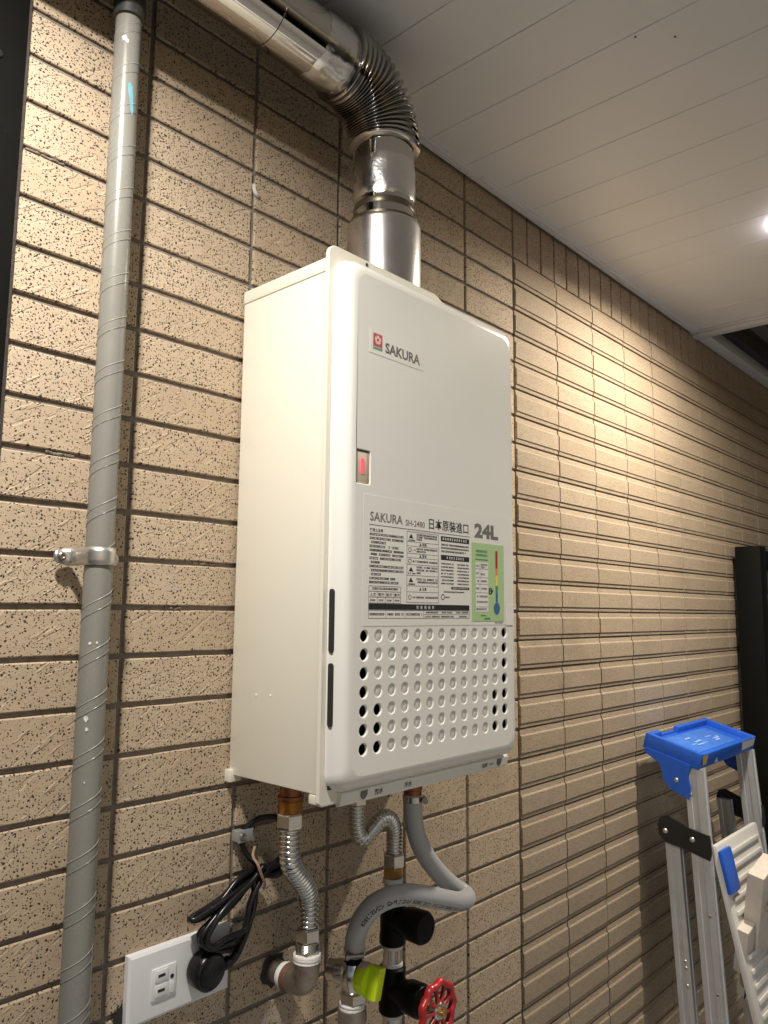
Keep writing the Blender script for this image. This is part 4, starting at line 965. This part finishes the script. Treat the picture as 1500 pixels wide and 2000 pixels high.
for zz_, yy in ((-.700, -.098), (-.712, -.099), (-.745, -.101)):
    m = MB(); m.lathe([(0, .004), (.0016, .0028)], (1.3845 - .03 * (-.44 - zz_) / 1.06, yy, zz_), (-1, 0, 0), 10); m.build('rivet', M_CLAMP, LD)
# folded platform between the rails: ribbed white plastic
PA = Vector((1.400, -.150, -.470)); pu = Vector((1, 0, 0)); pv = Vector((0, -.085, -.40)).normalized(); pn = pu.cross(pv)
PM = Matrix(((pu.x, pn.x, pv.x, PA.x), (pu.y, pn.y, pv.y, PA.y), (pu.z, pn.z, pv.z, PA.z), (0, 0, 0, 1)))
m = MB(); m.bevbox(0, .255, -.012, .002, 0, .345, .006, mat=PM); pl = m.build('platform', M_WHITEP, LD)
if pn.y > 0: sgn = -1
else: sgn = 1
for k in range(12):
    m = MB(); z0 = .022 + k * .0265; m.bevbox(.020, .235, .0022 if sgn > 0 else -.0165, .0065 if sgn > 0 else -.0122, z0, z0 + .009, .0018, mat=PM); m.build('rib', M_WHITEP, pl)
m = MB(); m.bevbox(-.006, .050, .003 if sgn > 0 else -.022, .012 if sgn > 0 else -.0125, .010, .092, .004, mat=PM); m.build('latch', M_BLUE, pl)
m = MB(); m.bevbox(.02, .26, -.016, .006, .3455, .362, .002, mat=PM); m.build('platform_edge', M_ALU, pl)
# painted wooden offcut tied to the platform
WM = Matrix.Translation((1.482, -.204, -.632)) @ Matrix.Rotation(math.radians(12), 4, 'X') @ Matrix.Rotation(math.radians(-14), 4, 'Y')
m = MB(); m.bevbox(-.032, .060, -.016, .016, -.150, .130, .004, mat=WM); wd = m.build('wooden_board', M_WOOD, LD)
m = MB(); m.bevbox(-.075, -.0325, -.010, .014, -.065, .030, .005, mat=WM); m.build('wooden_block', M_WOOD, wd)
m = MB(); m.lathe([(0, .0125), (.002, .0125), (.0022, .0085), (.006, .0085), (.0062, .004), (.010, .004)], WM @ Vector((.004, -.0162, .052)), WM.to_3x3() @ Vector((0, -1, 0)), 6, caps=True); m.build('bolt', M_CHROME, wd, smooth=0)
m = MB(); m.bevbox(-.070, -.030, -.0125, -.0105, -.120, -.080, .001, mat=WM); m.build('rubber_pad', M_BLACKP, wd)

# ================================================================== DARK RACK at the far right
RK = thing('dark_rack', 'dark metal storage rack standing against the ridged wall behind the ladder', 'rack', (2.3, -.2, -1.5))
m = MB(); m.bevbox(2.030, 2.085, -.088, -.020, -1.5, .190, .003); m.build('post', M_BLACKFRAME, RK)
m = MB(); m.bevbox(2.030, 2.085, -.520, -.460, -1.5, .190, .003); 
m = MB(); m.bevbox(2.78, 2.84, -.088, -.020, -1.5, .190, .003); m.build('post', M_BLACKFRAME, RK)
for z0 in (.135, -.12, -.50, -.95):
    m = MB(); m.bevbox(2.0855, 2.7795, -.086, -.022, z0, z0 + .045, .002); m.build('crossbar', M_BLACKFRAME, RK)
BX = thing('storage_box', 'dim red and white box sitting in the dark rack', 'box', (2.3, -.055, -.075))
m = MB(); m.bevbox(2.15, 2.45, -.083, -.03, -.0748, .055, .003); m.build('carton', pm('dim_carton', (.30, .27, .25), .7), BX)
m = MB(); m.bevbox(2.151, 2.449, -.0845, -.0832, .02, .036, .0003); m.build('red_band', M_REDINK, BX)

# ================================================================== CEILING LAMPS (switched on, just outside the picture)
for nm_, loc, power, lcol in LAMPS:
    LMP = thing('ceiling_lamp', {'left': 'lit round ceiling lamp near the door frame', 'right': 'lit round ceiling lamp above the step ladder'}[nm_], 'lamp', (loc[0], loc[1], CZ), 'round ceiling lamps')
    m = MB(); m.lathe([(0, .055), (.006, .054), (.0125, .046), (.0145, .040), (.0145, .036), (.004, .036)], (loc[0], loc[1], CZ - .0002), (0, 0, -1), 40, caps=False); m.build('opal_ring', M_OPAL, LMP)
    m = MB(); m.lathe([(.0035, .036), (.0045, .030), (.0050, .001)], (loc[0], loc[1], CZ - .0002), (0, 0, -1), 36, caps=False); m.build('diffuser', M_LAMP, LMP)
    ld = bpy.data.lights.new('lamp_glow', 'AREA'); ld.shape = 'DISK'; ld.size = LAMP_R * 2; ld.energy = power; ld.color = lcol
    lo = bpy.data.objects.new('lamp_glow', ld); link(lo, LMP); lo.location = (0, 0, loc[2] - CZ)
